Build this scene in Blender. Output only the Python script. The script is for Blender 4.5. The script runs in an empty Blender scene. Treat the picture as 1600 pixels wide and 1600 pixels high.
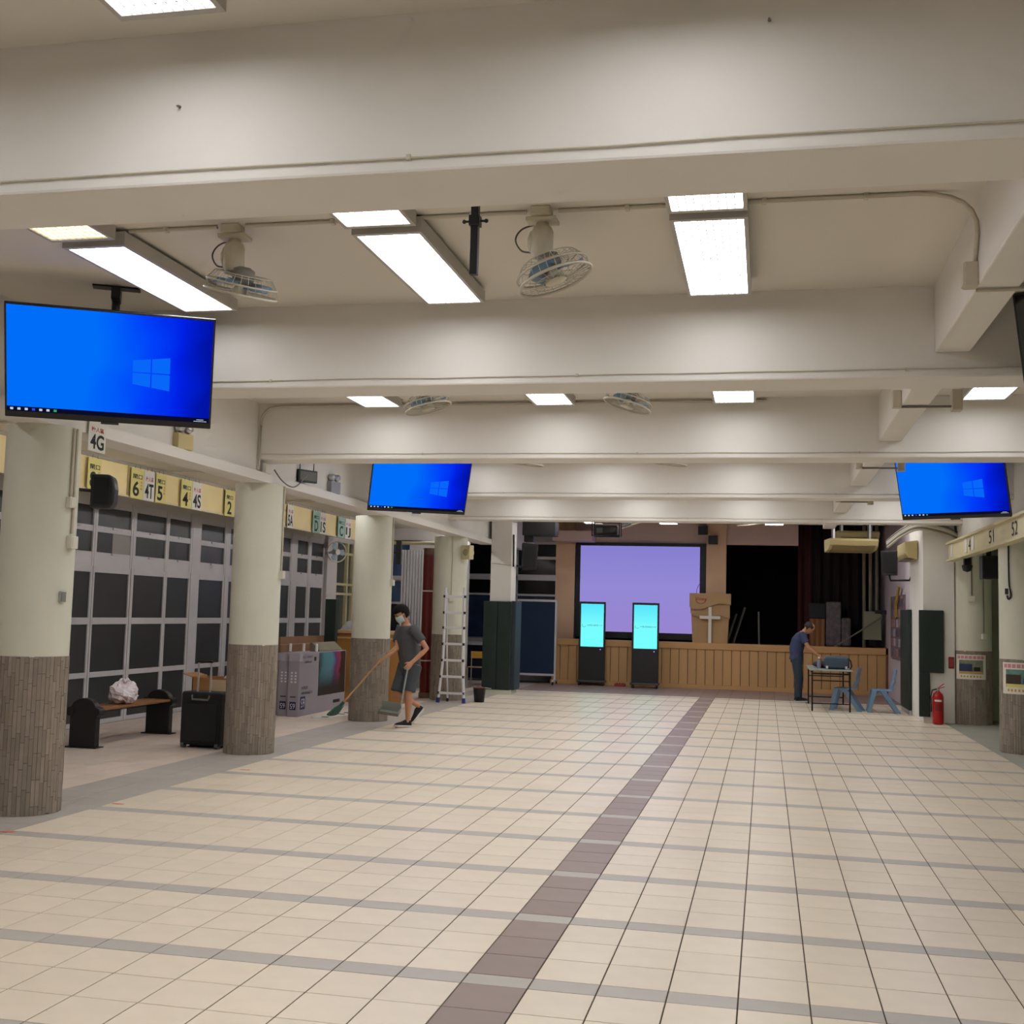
import bpy, math, random
from mathutils import Vector, Matrix, Euler

# ------------------------------------------------------------------ camera, world, exposure
S = bpy.context.scene
COL = S.collection
CF, CYAW, CPITCH, CROLL = 1825.94, -0.2150, 0.0857, 0.0262
CPOS = Vector((1.0027, -4.0479, 1.6325))
_fw = Vector((math.sin(CYAW) * math.cos(CPITCH), math.cos(CYAW) * math.cos(CPITCH), math.sin(CPITCH)))
_r0 = Vector((math.cos(CYAW), -math.sin(CYAW), 0))
_u0 = _r0.cross(_fw)
_r = _r0 * math.cos(CROLL) + _u0 * math.sin(CROLL)
_u = _u0 * math.cos(CROLL) - _r0 * math.sin(CROLL)
cam_data = bpy.data.cameras.new('camera')
cam_data.sensor_width = 36.0
cam_data.lens = CF / 1600.0 * 36.0
cam_data.clip_end = 200
cam = bpy.data.objects.new('camera', cam_data)
cam.matrix_world = Matrix(((_r.x, _u.x, -_fw.x, CPOS.x), (_r.y, _u.y, -_fw.y, CPOS.y), (_r.z, _u.z, -_fw.z, CPOS.z), (0, 0, 0, 1)))
COL.objects.link(cam)
S.camera = cam
W = bpy.data.worlds.new('night')
S.world = W
W.use_nodes = True
W.node_tree.nodes['Background'].inputs[0].default_value = (0.012, 0.014, 0.02, 1)
W.node_tree.nodes['Background'].inputs[1].default_value = 1.0
S.view_settings.view_transform = 'Standard'
S.view_settings.look = 'None'
S.view_settings.gamma = 1.0
S.view_settings.use_curve_mapping = False
S.view_settings.exposure = 0.0
S.cycles.use_adaptive_sampling = True
S.cycles.adaptive_threshold = 0.1
S.cycles.adaptive_min_samples = 12
S.cycles.use_denoising = True
S.cycles.caustics_reflective = False
S.cycles.caustics_refractive = False
S.cycles.max_bounces = 6
S.cycles.glossy_bounces = 2
S.cycles.transmission_bounces = 4
LAMP = 9.8            # radiance of the fluorescent panels
LAMP_COL = (0.985, 0.985, 1.01)
rnd = random.Random(7)
PI = math.pi


# ------------------------------------------------------------------ materials
def lin(c):
    return tuple(((v / 255) / 12.92 if v / 255 <= 0.04045 else ((v / 255 + 0.055) / 1.055) ** 2.4) for v in c)


MATS = {}


def mat(name, c, rough=0.6, metal=0.0, var=0.0, vscale=3.0, bump=0.0, bscale=60.0, stretch=None, spec=0.5,
        tint=0.0, emit=None, estr=0.0, alpha=1.0, trans=0.0, coat=0.0):
    if name in MATS:
        return MATS[name]
    m = bpy.data.materials.new(name)
    m.use_nodes = True
    nt = m.node_tree
    b = nt.nodes['Principled BSDF']
    col = lin(c) + (1,)
    b.inputs['Base Color'].default_value = col
    b.inputs['Roughness'].default_value = rough
    b.inputs['Metallic'].default_value = metal
    b.inputs['Specular IOR Level'].default_value = spec
    if coat:
        b.inputs['Coat Weight'].default_value = coat
        b.inputs['Coat Roughness'].default_value = 0.15
    if trans:
        b.inputs['Transmission Weight'].default_value = trans
    if alpha < 1:
        b.inputs['Alpha'].default_value = alpha
    if emit is not None:
        b.inputs['Emission Color'].default_value = lin(emit) + (1,)
        b.inputs['Emission Strength'].default_value = estr
    if var or bump or tint:
        tc = nt.nodes.new('ShaderNodeTexCoord')
        mp = nt.nodes.new('ShaderNodeMapping')
        nt.links.new(tc.outputs['Object'], mp.inputs[0])
        if stretch:
            mp.inputs['Scale'].default_value = stretch
    src = None
    if var:
        n = nt.nodes.new('ShaderNodeTexNoise')
        n.inputs['Scale'].default_value = vscale
        n.inputs['Detail'].default_value = 5
        nt.links.new(mp.outputs[0], n.inputs['Vector'])
        mr = nt.nodes.new('ShaderNodeMapRange')
        mr.inputs[1].default_value = 0.3
        mr.inputs[2].default_value = 0.7
        mr.inputs[3].default_value = 1 - var
        mr.inputs[4].default_value = 1 + var
        nt.links.new(n.outputs[0], mr.inputs[0])
        src = mr.outputs[0]
    if tint:
        oi = nt.nodes.new('ShaderNodeObjectInfo')
        at = nt.nodes.new('ShaderNodeAttribute')
        at.attribute_name = 'tint'
        ad = nt.nodes.new('ShaderNodeMath')
        ad.operation = 'ADD'
        nt.links.new(oi.outputs['Random'], ad.inputs[0])
        nt.links.new(at.outputs['Fac'], ad.inputs[1])
        fr = nt.nodes.new('ShaderNodeMath')
        fr.operation = 'FRACT'
        nt.links.new(ad.outputs[0], fr.inputs[0])
        mr2 = nt.nodes.new('ShaderNodeMapRange')
        mr2.inputs[3].default_value = 1 - tint
        mr2.inputs[4].default_value = 1 + tint
        nt.links.new(fr.outputs[0], mr2.inputs[0])
        if src is not None:
            mu = nt.nodes.new('ShaderNodeMath')
            mu.operation = 'MULTIPLY'
            nt.links.new(src, mu.inputs[0])
            nt.links.new(mr2.outputs[0], mu.inputs[1])
            src = mu.outputs[0]
        else:
            src = mr2.outputs[0]
    if src is not None:
        vm = nt.nodes.new('ShaderNodeVectorMath')
        vm.operation = 'SCALE'
        vm.inputs[0].default_value = col[:3]
        nt.links.new(src, vm.inputs['Scale'])
        nt.links.new(vm.outputs[0], b.inputs['Base Color'])
    if bump:
        n2 = nt.nodes.new('ShaderNodeTexNoise')
        n2.inputs['Scale'].default_value = bscale
        n2.inputs['Detail'].default_value = 4
        nt.links.new(mp.outputs[0], n2.inputs['Vector'])
        bp = nt.nodes.new('ShaderNodeBump')
        bp.inputs['Strength'].default_value = bump
        bp.inputs['Distance'].default_value = 0.01
        nt.links.new(n2.outputs[0], bp.inputs['Height'])
        nt.links.new(bp.outputs[0], b.inputs['Normal'])
    MATS[name] = m
    return m


def glow(name, c, strength):
    if name in MATS:
        return MATS[name]
    m = bpy.data.materials.new(name)
    m.use_nodes = True
    nt = m.node_tree
    nt.nodes.remove(nt.nodes['Principled BSDF'])
    e = nt.nodes.new('ShaderNodeEmission')
    e.inputs[0].default_value = tuple(c) + (1,)
    e.inputs[1].default_value = strength
    nt.links.new(e.outputs[0], nt.nodes['Material Output'].inputs[0])
    MATS[name] = m
    return m


def glow_ramp(name, stops, axis, lo, hi, strength, wob=0.0):
    """display picture: colour ramp along one object axis between lo and hi"""
    m = bpy.data.materials.new(name)
    m.use_nodes = True
    nt = m.node_tree
    nt.nodes.remove(nt.nodes['Principled BSDF'])
    e = nt.nodes.new('ShaderNodeEmission')
    tc = nt.nodes.new('ShaderNodeTexCoord')
    sp = nt.nodes.new('ShaderNodeSeparateXYZ')
    nt.links.new(tc.outputs['Object'], sp.inputs[0])
    mr = nt.nodes.new('ShaderNodeMapRange')
    mr.inputs[1].default_value = lo
    mr.inputs[2].default_value = hi
    nt.links.new(sp.outputs[axis], mr.inputs[0])
    src = mr.outputs[0]
    if wob:
        n = nt.nodes.new('ShaderNodeTexNoise')
        n.inputs['Scale'].default_value = 1.6
        nt.links.new(tc.outputs['Object'], n.inputs['Vector'])
        ma = nt.nodes.new('ShaderNodeMath')
        ma.operation = 'MULTIPLY_ADD'
        nt.links.new(n.outputs[0], ma.inputs[0])
        ma.inputs[1].default_value = wob
        nt.links.new(src, ma.inputs[2])
        sb = nt.nodes.new('ShaderNodeMath')
        sb.operation = 'SUBTRACT'
        nt.links.new(ma.outputs[0], sb.inputs[0])
        sb.inputs[1].default_value = wob * 0.5
        src = sb.outputs[0]
    cr = nt.nodes.new('ShaderNodeValToRGB')
    cr.color_ramp.elements[0].position = stops[0][0]
    cr.color_ramp.elements[0].color = lin(stops[0][1]) + (1,)
    cr.color_ramp.elements[1].position = stops[-1][0]
    cr.color_ramp.elements[1].color = lin(stops[-1][1]) + (1,)
    for p, c in stops[1:-1]:
        el = cr.color_ramp.elements.new(p)
        el.color = lin(c) + (1,)
    nt.links.new(src, cr.inputs[0])
    nt.links.new(cr.outputs[0], e.inputs[0])
    e.inputs[1].default_value = strength
    nt.links.new(e.outputs[0], nt.nodes['Material Output'].inputs[0])
    MATS[name] = m
    return m


# ------------------------------------------------------------------ mesh helpers
def spline(pts, k=6):
    p = [Vector(q) for q in pts]
    p = [p[0] * 2 - p[1]] + p + [p[-1] * 2 - p[-2]]
    out = []
    for i in range(1, len(p) - 2):
        for j in range(k):
            t_ = j / k
            out.append(.5 * ((2 * p[i]) + (p[i + 1] - p[i - 1]) * t_ + (2 * p[i - 1] - 5 * p[i] + 4 * p[i + 1] - p[i + 2]) * t_ ** 2 + (3 * p[i] - p[i - 1] - 3 * p[i + 1] + p[i + 2]) * t_ ** 3))
    out.append(p[-2])
    return out


class MB:
    def __init__(s):
        s.v, s.f, s.sm, s.t = [], [], [], []

    def add(s, vs, fs, smooth=False, tint=None, T=None):
        o = len(s.v)
        if T is not None:
            vs = [T @ Vector(p) for p in vs]
        s.v.extend([tuple(p) for p in vs])
        for f in fs:
            s.f.append(tuple(i + o for i in f))
            s.sm.append(smooth)
            s.t.append(tint or 0.0)
        return s

    def box(s, x0, x1, y0, y1, z0, z1, T=None, tint=None):
        vs = [(x0, y0, z0), (x1, y0, z0), (x1, y1, z0), (x0, y1, z0), (x0, y0, z1), (x1, y0, z1), (x1, y1, z1), (x0, y1, z1)]
        fs = [(3, 2, 1, 0), (4, 5, 6, 7), (0, 1, 5, 4), (1, 2, 6, 5), (2, 3, 7, 6), (3, 0, 4, 7)]
        return s.add(vs, fs, T=T, tint=tint)

    def cbox(s, c, d, T=None):
        return s.box(c[0] - d[0] / 2, c[0] + d[0] / 2, c[1] - d[1] / 2, c[1] + d[1] / 2, c[2] - d[2] / 2, c[2] + d[2] / 2, T)

    def slab(s, x0, x1, y0, y1, z0, z1, ch=0.002, tint=None):
        """box without a bottom, chamfered top edge"""
        a, b, c, d = x0 + ch, x1 - ch, y0 + ch, y1 - ch
        zc = z1 - ch
        vs = [(x0, y0, z0), (x1, y0, z0), (x1, y1, z0), (x0, y1, z0), (x0, y0, zc), (x1, y0, zc), (x1, y1, zc), (x0, y1, zc), (a, c, z1), (b, c, z1), (b, d, z1), (a, d, z1)]
        fs = [(8, 9, 10, 11)]
        for i in range(4):
            j = (i + 1) % 4
            fs += [(i, j, j + 4, i + 4), (i + 4, j + 4, j + 8, i + 8)]
        return s.add(vs, fs, tint=tint)

    def bar(s, p0, p1, w, h=None):
        """square bar between two points"""
        p0, p1 = Vector(p0), Vector(p1)
        h = h or w
        d = (p1 - p0)
        L = d.length
        d.normalize()
        up = Vector((0, 0, 1)) if abs(d.z) < 0.95 else Vector((0, 1, 0))
        a = d.cross(up).normalized()
        b = a.cross(d).normalized()
        T = Matrix(((a.x, d.x, b.x, p0.x), (a.y, d.y, b.y, p0.y), (a.z, d.z, b.z, p0.z), (0, 0, 0, 1)))
        return s.box(-w / 2, w / 2, 0, L, -h / 2, h / 2, T)

    def ring(s, c, a, b, ra, rb, n):
        return [c + a * (ra * math.cos(2 * PI * k / n)) + b * (rb * math.sin(2 * PI * k / n)) for k in range(n)]

    def cyl(s, p0, p1, r0, r1=None, n=14, smooth=True, caps=True):
        r1 = r0 if r1 is None else r1
        p0, p1 = Vector(p0), Vector(p1)
        d = (p1 - p0).normalized()
        up = Vector((0, 0, 1)) if abs(d.z) < 0.95 else Vector((1, 0, 0))
        a = d.cross(up).normalized()
        b = d.cross(a).normalized()
        vs = s.ring(p0, a, b, r0, r0, n) + s.ring(p1, a, b, r1, r1, n)
        s.add(vs, [(k, (k + 1) % n, n + (k + 1) % n, n + k) for k in range(n)], smooth)
        if caps:
            s.add(vs, [tuple(range(n - 1, -1, -1)), tuple(range(n, 2 * n))])
        return s

    def tube(s, pts, r, n=6, closed=False, caps=True):
        pts = [Vector(p) for p in pts]
        rs = r if isinstance(r, (list, tuple)) else [r] * len(pts)
        N = len(pts)
        vs = []
        a = None
        for i in range(N):
            if closed:
                d = pts[(i + 1) % N] - pts[i - 1]
            else:
                d = pts[min(i + 1, N - 1)] - pts[max(i - 1, 0)]
            d.normalize()
            if a is None:
                up = Vector((0, 0, 1)) if abs(d.z) < 0.9 else Vector((1, 0, 0))
                a = d.cross(up).normalized()
            else:
                a = (a - d * a.dot(d)).normalized()
            b = d.cross(a)
            vs += s.ring(pts[i], a, b, rs[i], rs[i], n)
        fs = []
        for i in range(N if closed else N - 1):
            j = (i + 1) % N
            fs += [(i * n + k, i * n + (k + 1) % n, j * n + (k + 1) % n, j * n + k) for k in range(n)]
        s.add(vs, fs, True)
        if caps and not closed:
            s.add(vs[:n], [tuple(range(n - 1, -1, -1))])
            s.add(vs[-n:], [tuple(range(n))])
        return s

    def lathe(s, prof, c=(0, 0, 0), n=24, T=None, smooth=True):
        vs = []
        for r, z in prof:
            vs += [(c[0] + r * math.cos(2 * PI * k / n), c[1] + r * math.sin(2 * PI * k / n), c[2] + z) for k in range(n)]
        fs = []
        for i in range(len(prof) - 1):
            fs += [(i * n + k, i * n + (k + 1) % n, (i + 1) * n + (k + 1) % n, (i + 1) * n + k) for k in range(n)]
        s.add(vs, fs, smooth, T=T)
        m = (len(prof) - 1) * n
        if prof[0][0] > 1e-4:
            s.add(vs[:n], [tuple(range(n - 1, -1, -1))], T=T)
        if prof[-1][0] > 1e-4:
            s.add(vs[m:], [tuple(range(n))], T=T)
        return s

    def prism(s, poly, lo, hi, axis='y', T=None):
        """outline extruded along an axis; outline in the other two axes"""
        n = len(poly)

        def P(a, b, c):
            return {'y': (a, c, b), 'x': (c, a, b), 'z': (a, b, c)}[axis]
        vs = [P(a, b, lo) for a, b in poly] + [P(a, b, hi) for a, b in poly]
        fs = [(k, (k + 1) % n, n + (k + 1) % n, n + k) for k in range(n)] + [tuple(range(n - 1, -1, -1)), tuple(range(n, 2 * n))]
        return s.add(vs, fs, T=T)

    def loft(s, rings, n=14, caps=True):
        """rings: (centre, a-vector, b-vector) ellipses joined to a closed skin"""
        vs = []
        for c, a, b in rings:
            vs += s.ring(Vector(c), Vector(a), Vector(b), 1, 1, n)
        fs = []
        for i in range(len(rings) - 1):
            fs += [(i * n + k, i * n + (k + 1) % n, (i + 1) * n + (k + 1) % n, (i + 1) * n + k) for k in range(n)]
        s.add(vs, fs, True)
        if caps:
            m = (len(rings) - 1) * n
            s.add(vs[:n], [tuple(range(n - 1, -1, -1))], True)
            s.add(vs[m:], [tuple(range(n))], True)
        return s

    def ball(s, c, r, n=12, T=None):
        rx, ry, rz = (r, r, r) if isinstance(r, (int, float)) else r
        h = n // 2
        vs = []
        for i in range(h + 1):
            th = PI * i / h
            for k in range(n):
                ph = 2 * PI * k / n
                vs.append((c[0] + rx * math.sin(th) * math.cos(ph), c[1] + ry * math.sin(th) * math.sin(ph), c[2] + rz * math.cos(th)))
        fs = [(i * n + k, (i + 1) * n + k, (i + 1) * n + (k + 1) % n, i * n + (k + 1) % n) for i in range(h) for k in range(n)]
        return s.add(vs, fs, True, T=T)

    def mesh(s, name, m, tint=False):
        me = bpy.data.meshes.new(name)
        me.from_pydata(s.v, [], s.f)
        me.polygons.foreach_set('use_smooth', s.sm)
        if tint:
            at = me.attributes.new('tint', 'FLOAT', 'FACE')
            at.data.foreach_set('value', s.t)
        if m is not None:
            me.materials.append(m)
        me.update()
        return me

    def build(s, name, m, parent=None, loc=(0, 0, 0), rot=(0, 0, 0), bevel=0.0, seg=2, tint=False):
        return link(name, s.mesh(name, m, tint), parent, loc, rot, bevel, seg)


def link(name, me, parent=None, loc=(0, 0, 0), rot=(0, 0, 0), bevel=0.0, seg=2):
    o = bpy.data.objects.new(name, me)
    o.location = loc
    o.rotation_euler = rot
    COL.objects.link(o)
    if parent is not None:
        o.parent = parent
    if bevel:
        b = o.modifiers.new('bevel', 'BEVEL')
        b.width = bevel
        b.segments = seg
        b.limit_method = 'ANGLE'
    return o


def tag(o, label, cat, group=None, kind=None):
    o['label'] = label
    o['category'] = cat
    if group:
        o['group'] = group
    if kind:
        o['kind'] = kind
    return o


def thing(name, label, cat, loc=(0, 0, 0), rot=(0, 0, 0), group=None, kind=None):
    o = bpy.data.objects.new(name, None)
    o.empty_display_size = 0.1
    o.location = loc
    o.rotation_euler = rot if isinstance(rot, tuple) else (0, 0, rot)
    COL.objects.link(o)
    return tag(o, label, cat, group, kind)


def dup(root, loc=None, rot=None, label=None, parent=None):
    c = root.copy()
    COL.objects.link(c)
    c.parent = parent
    if loc is not None:
        c.location = loc
    if rot is not None:
        c.rotation_euler = rot
    if label:
        c['label'] = label
    for ch in list(root.children):
        dup(ch, parent=c)
    return c


FONTC = {}


def text(name, body, w, h, m, parent, loc, rot, spread=1.0, bold=0.0):
    """flat printed lettering, centred, fitted into w x h"""
    key = (body, round(w, 3), round(h, 3), m.name)
    if key not in FONTC:
        cu = bpy.data.curves.new('font', 'FONT')
        cu.body = body
        cu.size = 1
        cu.space_character = spread
        cu.offset = bold
        ob = bpy.data.objects.new('font', cu)
        COL.objects.link(ob)
        dg = bpy.context.evaluated_depsgraph_get()
        dg.update()
        me = bpy.data.meshes.new_from_object(ob.evaluated_get(dg))
        bpy.data.objects.remove(ob)
        xs = [v.co.x for v in me.vertices]
        ys = [v.co.y for v in me.vertices]
        cx, cy = (min(xs) + max(xs)) / 2, (min(ys) + max(ys)) / 2
        kx, ky = w / max(1e-6, max(xs) - min(xs)), h / max(1e-6, max(ys) - min(ys))
        for v in me.vertices:
            v.co = ((v.co.x - cx) * kx, (v.co.y - cy) * ky, 0)
        me.materials.clear()
        me.materials.append(m)
        me.name = name
        FONTC[key] = me
    return link(name, FONTC[key], parent, loc, rot)


FRONT = (PI / 2, 0, 0)          # faces -Y
EAST = (PI / 2, 0, PI / 2)      # faces +X


# ------------------------------------------------------------------ shared materials
M_WALL = mat('white_wall_paint', (224, 220, 213), 0.75, var=0.03, vscale=1.3, bump=0.08, bscale=25)
M_COLP = mat('pale_column_paint', (210, 209, 193), 0.6, var=0.04, vscale=2.0, bump=0.05, bscale=20)
M_CEIL = mat('ceiling_paint', (216, 210, 198), 0.85, var=0.02, vscale=0.8)
M_ALU = mat('white_aluminium', (196, 193, 196), 0.4, var=0.03, vscale=4)
M_PANE = mat('dark_glass_pane', (56, 57, 58), 0.35, var=0.08, vscale=1.5, spec=0.4)
M_BLACK = mat('black_plastic', (16, 16, 17), 0.45)
M_BLACKM = mat('black_metal', (20, 20, 21), 0.4, metal=0.3)
M_WHITEP = mat('white_plastic', (214, 210, 196), 0.45)
M_CREAM = mat('cream_board', (226, 206, 150), 0.6, var=0.05, vscale=2)
M_CREAM2 = mat('cream_fascia_metal', (208, 198, 158), 0.5, var=0.04, vscale=3)
M_CONDUIT = mat('painted_conduit', (196, 188, 170), 0.6)
M_CABLE = mat('grey_cable', (120, 114, 104), 0.6)
M_GREEN = mat('dark_green_padding', (24, 40, 34), 0.6, var=0.1, vscale=5)
M_STEEL = mat('brushed_steel', (190, 190, 192), 0.3, metal=0.9)
M_LAMPH = mat('lamp_housing_paint', (176, 172, 164), 0.5, var=0.04, vscale=5)
M_BEIGE = mat('beige_appliance_plastic', (196, 180, 128), 0.5, var=0.04, vscale=4)
M_INK = mat('black_ink', (18, 17, 15), 0.7)
M_RED = mat('red_ink', (176, 48, 40), 0.7)
M_PAPER = mat('white_card', (216, 214, 206), 0.7, var=0.03)
M_YELLOW = mat('yellow_card', (216, 206, 128), 0.7, var=0.04)
M_TEAL = mat('pale_teal_card', (150, 184, 172), 0.7, var=0.04)

# ------------------------------------------------------------------ floor
M_GROUT = mat('floor_grout', (84, 72, 60), 0.9, var=0.1)
M_TILE = mat('cream_floor_tile', (230, 216, 195), 0.34, var=0.03, vscale=6, tint=0.035, spec=0.45)
M_STRIPE = mat('grey_floor_tile', (184, 178, 169), 0.4, var=0.03, vscale=6, tint=0.03, spec=0.45)
M_PURPLE = mat('taupe_floor_tile', (146, 126, 118), 0.4, var=0.04, vscale=6, tint=0.05, spec=0.45)
M_SIDE = mat('corridor_floor_tile', (216, 200, 186), 0.45, var=0.04, vscale=4, tint=0.04)
M_SIDEG = mat('grey_corridor_tile', (178, 172, 164), 0.45, var=0.05, vscale=3, tint=0.04)
M_CONC = mat('grey_concrete_floor', (164, 160, 148), 0.6, var=0.08, vscale=2)

floor = MB().box(-9.2, 6.2, -8.6, 28.5, -0.12, -0.004).build('floor', M_GROUT)
tag(floor, 'cream tiled hall floor with grey cross stripes and a taupe centre strip', 'floor', kind='structure')
PX, PY, STR, ROW = 0.3, 1.109, 0.149, 0.32
rows = []
for j in range(-5, 19):
    b = j * PY
    rows.append((b, b + STR, 's'))
    for k in range(3):
        rows.append((b + STR + k * ROW, b + STR + (k + 1) * ROW, 't'))
rows = [r for r in rows if r[1] < 20.7]


def project(p):
    d = Vector(p) - CPOS
    z = d.dot(_fw)
    return 800 + CF * d.dot(_r) / z, 800 - CF * d.dot(_u) / z, z


cells = []
for y0, y1, ty in rows:
    for i in range(-14, 13):
        kind = ('stripe' if ty == 's' else 'purple' if i == -1 else 'tile')
        cells.append((i * PX, (i + 1) * PX, y0, y1, kind))
seen = []
for n_, c in enumerate(cells):
    px = [project((x, y, 0)) for x in c[:2] for y in c[2:4]]
    if min(p[2] for p in px) > 0.3:
        cx = [min(1600, max(0, p[0])) for p in px]
        cy = [min(1600, max(0, p[1])) for p in px]
        a = (max(cx) - min(cx)) * (max(cy) - min(cy))
        if a > 4 and c[4] != 'none':
            seen.append((a, n_))
seen.sort(reverse=True)
own = set(n_ for a, n_ in seen[:300])
tile_cache = {}
far = {'tile': MB(), 'stripe': MB(), 'purple': MB()}
TM = {'tile': M_TILE, 'stripe': M_STRIPE, 'purple': M_PURPLE}
TN = {'tile': 'floor_tile', 'stripe': 'stripe_tile', 'purple': 'centre_strip_tile'}
GX, GY = 0.0032, 0.0034
for n_, (x0, x1, y0, y1, kind) in enumerate(cells):
    if n_ in own:
        key = (kind, round(y1 - y0, 3))
        if key not in tile_cache:
            w, d = (x1 - x0) / 2, (y1 - y0) / 2
            tile_cache[key] = MB().slab(-w + GX, w - GX, -d + GY, d - GY, -0.006, 0, 0.0012).mesh(TN[kind], TM[kind])
        link(TN[kind], tile_cache[key], floor, ((x0 + x1) / 2, (y0 + y1) / 2, rnd.uniform(-0.0004, 0.0002)))
    else:
        far[kind].slab(x0 + GX, x1 - GX, y0 + GY, y1 - GY, -0.006, 0, 0.0012, tint=rnd.random())
for k, mb in far.items():
    mb.build('distant_' + TN[k] + 's', TM[k], floor, tint=True)['kind'] = 'stuff'
mb, mg, mp_ = MB(), MB(), MB()
yy = -5.0
while yy < 23.2:
    for i in range(9):
        mb.slab(-7.68 + i * 0.3033 + .002, -7.68 + (i + 1) * 0.3033 - .002, yy + .002, yy + .3 - .002, -0.006, 0, 0.001, rnd.random())
    for i in range(2):
        mg.slab(-4.95 + i * 0.375 + .002, -4.95 + (i + 1) * 0.375 - .002, yy + .002, yy + .3 - .002, -0.006, 0, 0.001, rnd.random())
    yy += 0.3
y_end = max(r[1] for r in rows)
nfr = 9
for j in range(nfr):
    a = y_end + j * (23.4 - y_end) / nfr
    for i in range(-14, 13):
        mp_.slab(i * .3 + .002, i * .3 + .298, a + .002, a + (23.4 - y_end) / nfr - .002, -0.006, 0, 0.001, rnd.random())
mb.build('corridor_tiles', M_SIDE, floor, tint=True)['kind'] = 'stuff'
mg.build('grey_border_tiles', M_SIDEG, floor, tint=True)['kind'] = 'stuff'
mp_.build('stage_edge_tiles', M_PURPLE, floor, tint=True)['kind'] = 'stuff'
MB().box(3.9, 5.4, -8.5, 18.0, -0.006, 0.001).build('concrete_border', M_CONC, floor)

# ------------------------------------------------------------------ walls and ceiling shell
CE = 3.86
tag(MB().box(-4.5, 5.4, -8.6, 24.2, CE, CE + .15).build('ceiling', M_CEIL), 'flat off white concrete ceiling between the beams', 'ceiling', kind='structure')
tag(MB().box(-8.0, -4.6, -8.6, 24.2, 3.42, 3.57).build('ceiling_corridor', M_CEIL), 'lower beige corridor ceiling behind the round columns', 'ceiling', kind='structure')
tag(MB().box(-4.66, -4.5, -8.6, 23.8, 3.1, CE).build('wall_left_upper', M_WALL), 'white upper wall above the ledge over the round columns', 'wall', kind='structure')
tag(MB().box(-4.72, -4.42, -8.6, 19.2, 3.0, 3.1).build('trim_1', M_WALL), 'white ledge running along the tops of the round columns', 'ledge', kind='structure')
tag(MB().box(5.25, 5.4, -8.6, 18.0, 0, CE).build('wall_right', mat('green_white_wall', (186, 192, 172), 0.7, var=0.04)), 'pale green side wall behind the right columns', 'wall', kind='structure')
tag(MB().box(-8.0, 5.4, -8.75, -8.6, 0, CE).build('wall_rear', M_WALL), 'white rear wall behind the viewpoint', 'wall', kind='structure')

BF = [-0.03, 3.94, 7.88, 11.85, 15.85]
ORD = ['nearest and largest', 'second', 'third', 'fourth', 'farthest visible']
for k, y in enumerate(BF):
    tag(MB().box(-4.52, 5.26, y, y + 0.40, 3.245, CE + .05).build('ceiling_beam', M_WALL, bevel=0.012),
        ORD[k] + ' white concrete beam crossing the ceiling', 'beam', 'cross beams', 'structure')
tag(MB().box(-4.52, 5.26, -4.0, -3.58, 3.245, CE + .05).build('ceiling_beam', M_WALL, bevel=0.012), 'white concrete cross beam above the viewpoint', 'beam', 'cross beams', 'structure')
edges = [-3.58] + [y for b in BF for y in (b, b + .42)] + [19.4]
for k in range(0, len(edges) - 1, 2):
    tag(MB().box(2.08, 2.30, edges[k], edges[k + 1], 3.41, CE + .05).build('secondary_beam', M_WALL, bevel=0.01),
        'shallow lengthwise ceiling beam on the right, %s bay' % ['overhead', 'first', 'second', 'third', 'fourth', 'last'][k // 2], 'beam', 'lengthwise beams', 'structure')

# ------------------------------------------------------------------ round columns
M_MOSAIC = mat('brown_mosaic_tile', (140, 129, 117), 0.5, var=0.08, vscale=9, tint=0.18, spec=0.4)
M_MGROUT = mat('mosaic_grout', (92, 80, 70), 0.9)


def column(x, y, R, top, label, wain=1.2):
    t = thing('column', label, 'column', (x, y, 0), kind='structure')
    MB().lathe([(R, wain - .01), (R, top)], n=48).build('plaster_shaft', M_COLP, t)
    MB().lathe([(R - .004, 0), (R - .004, wain)], n=48).build('grout_bed', M_MGROUT, t)
    mb = MB()
    N = 56
    H = 0.2
    for k in range(N):
        a0, a1 = 2 * PI * (k + .04) / N, 2 * PI * (k + .96) / N
        z = -rnd.random() * H
        while z < wain:
            z0, z1 = max(0.0, z + .002), min(wain, z + H - .002)
            if z1 - z0 > .01:
                ro = R + rnd.uniform(0.002, 0.006)
                ri = R - .005
                vs = [(r * math.cos(a), r * math.sin(a), zz) for r in (ri, ro) for a in (a0, a1) for zz in (z0, z1)]
                mb.add(vs, [(4, 6, 7, 5), (0, 4, 5, 1), (6, 2, 3, 7), (5, 7, 3, 1), (4, 0, 2, 6)], tint=rnd.random())
            z += H
    mb.build('mosaic_tiles', M_MOSAIC, t, tint=True)['kind'] = 'stuff'
    return t


column(-4.63, 4.19, .28, 3.0, 'nearest round column at the left edge, brown mosaic base')
column(-4.63, 8.28, .275, 3.0, 'round column beside the black suitcase, brown mosaic base')
column(-4.70, 12.5, .285, 3.0, 'round column behind the sweeping man, brown mosaic base')
column(-4.74, 17.0, .31, 3.0, 'round column behind the ladder, brown mosaic base')
column(4.29, 12.3, .30, 2.95, 'round column at the right edge with a poster')
column(4.35, 16.62, .31, 2.95, 'round column beside the fire extinguisher with a poster')

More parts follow.
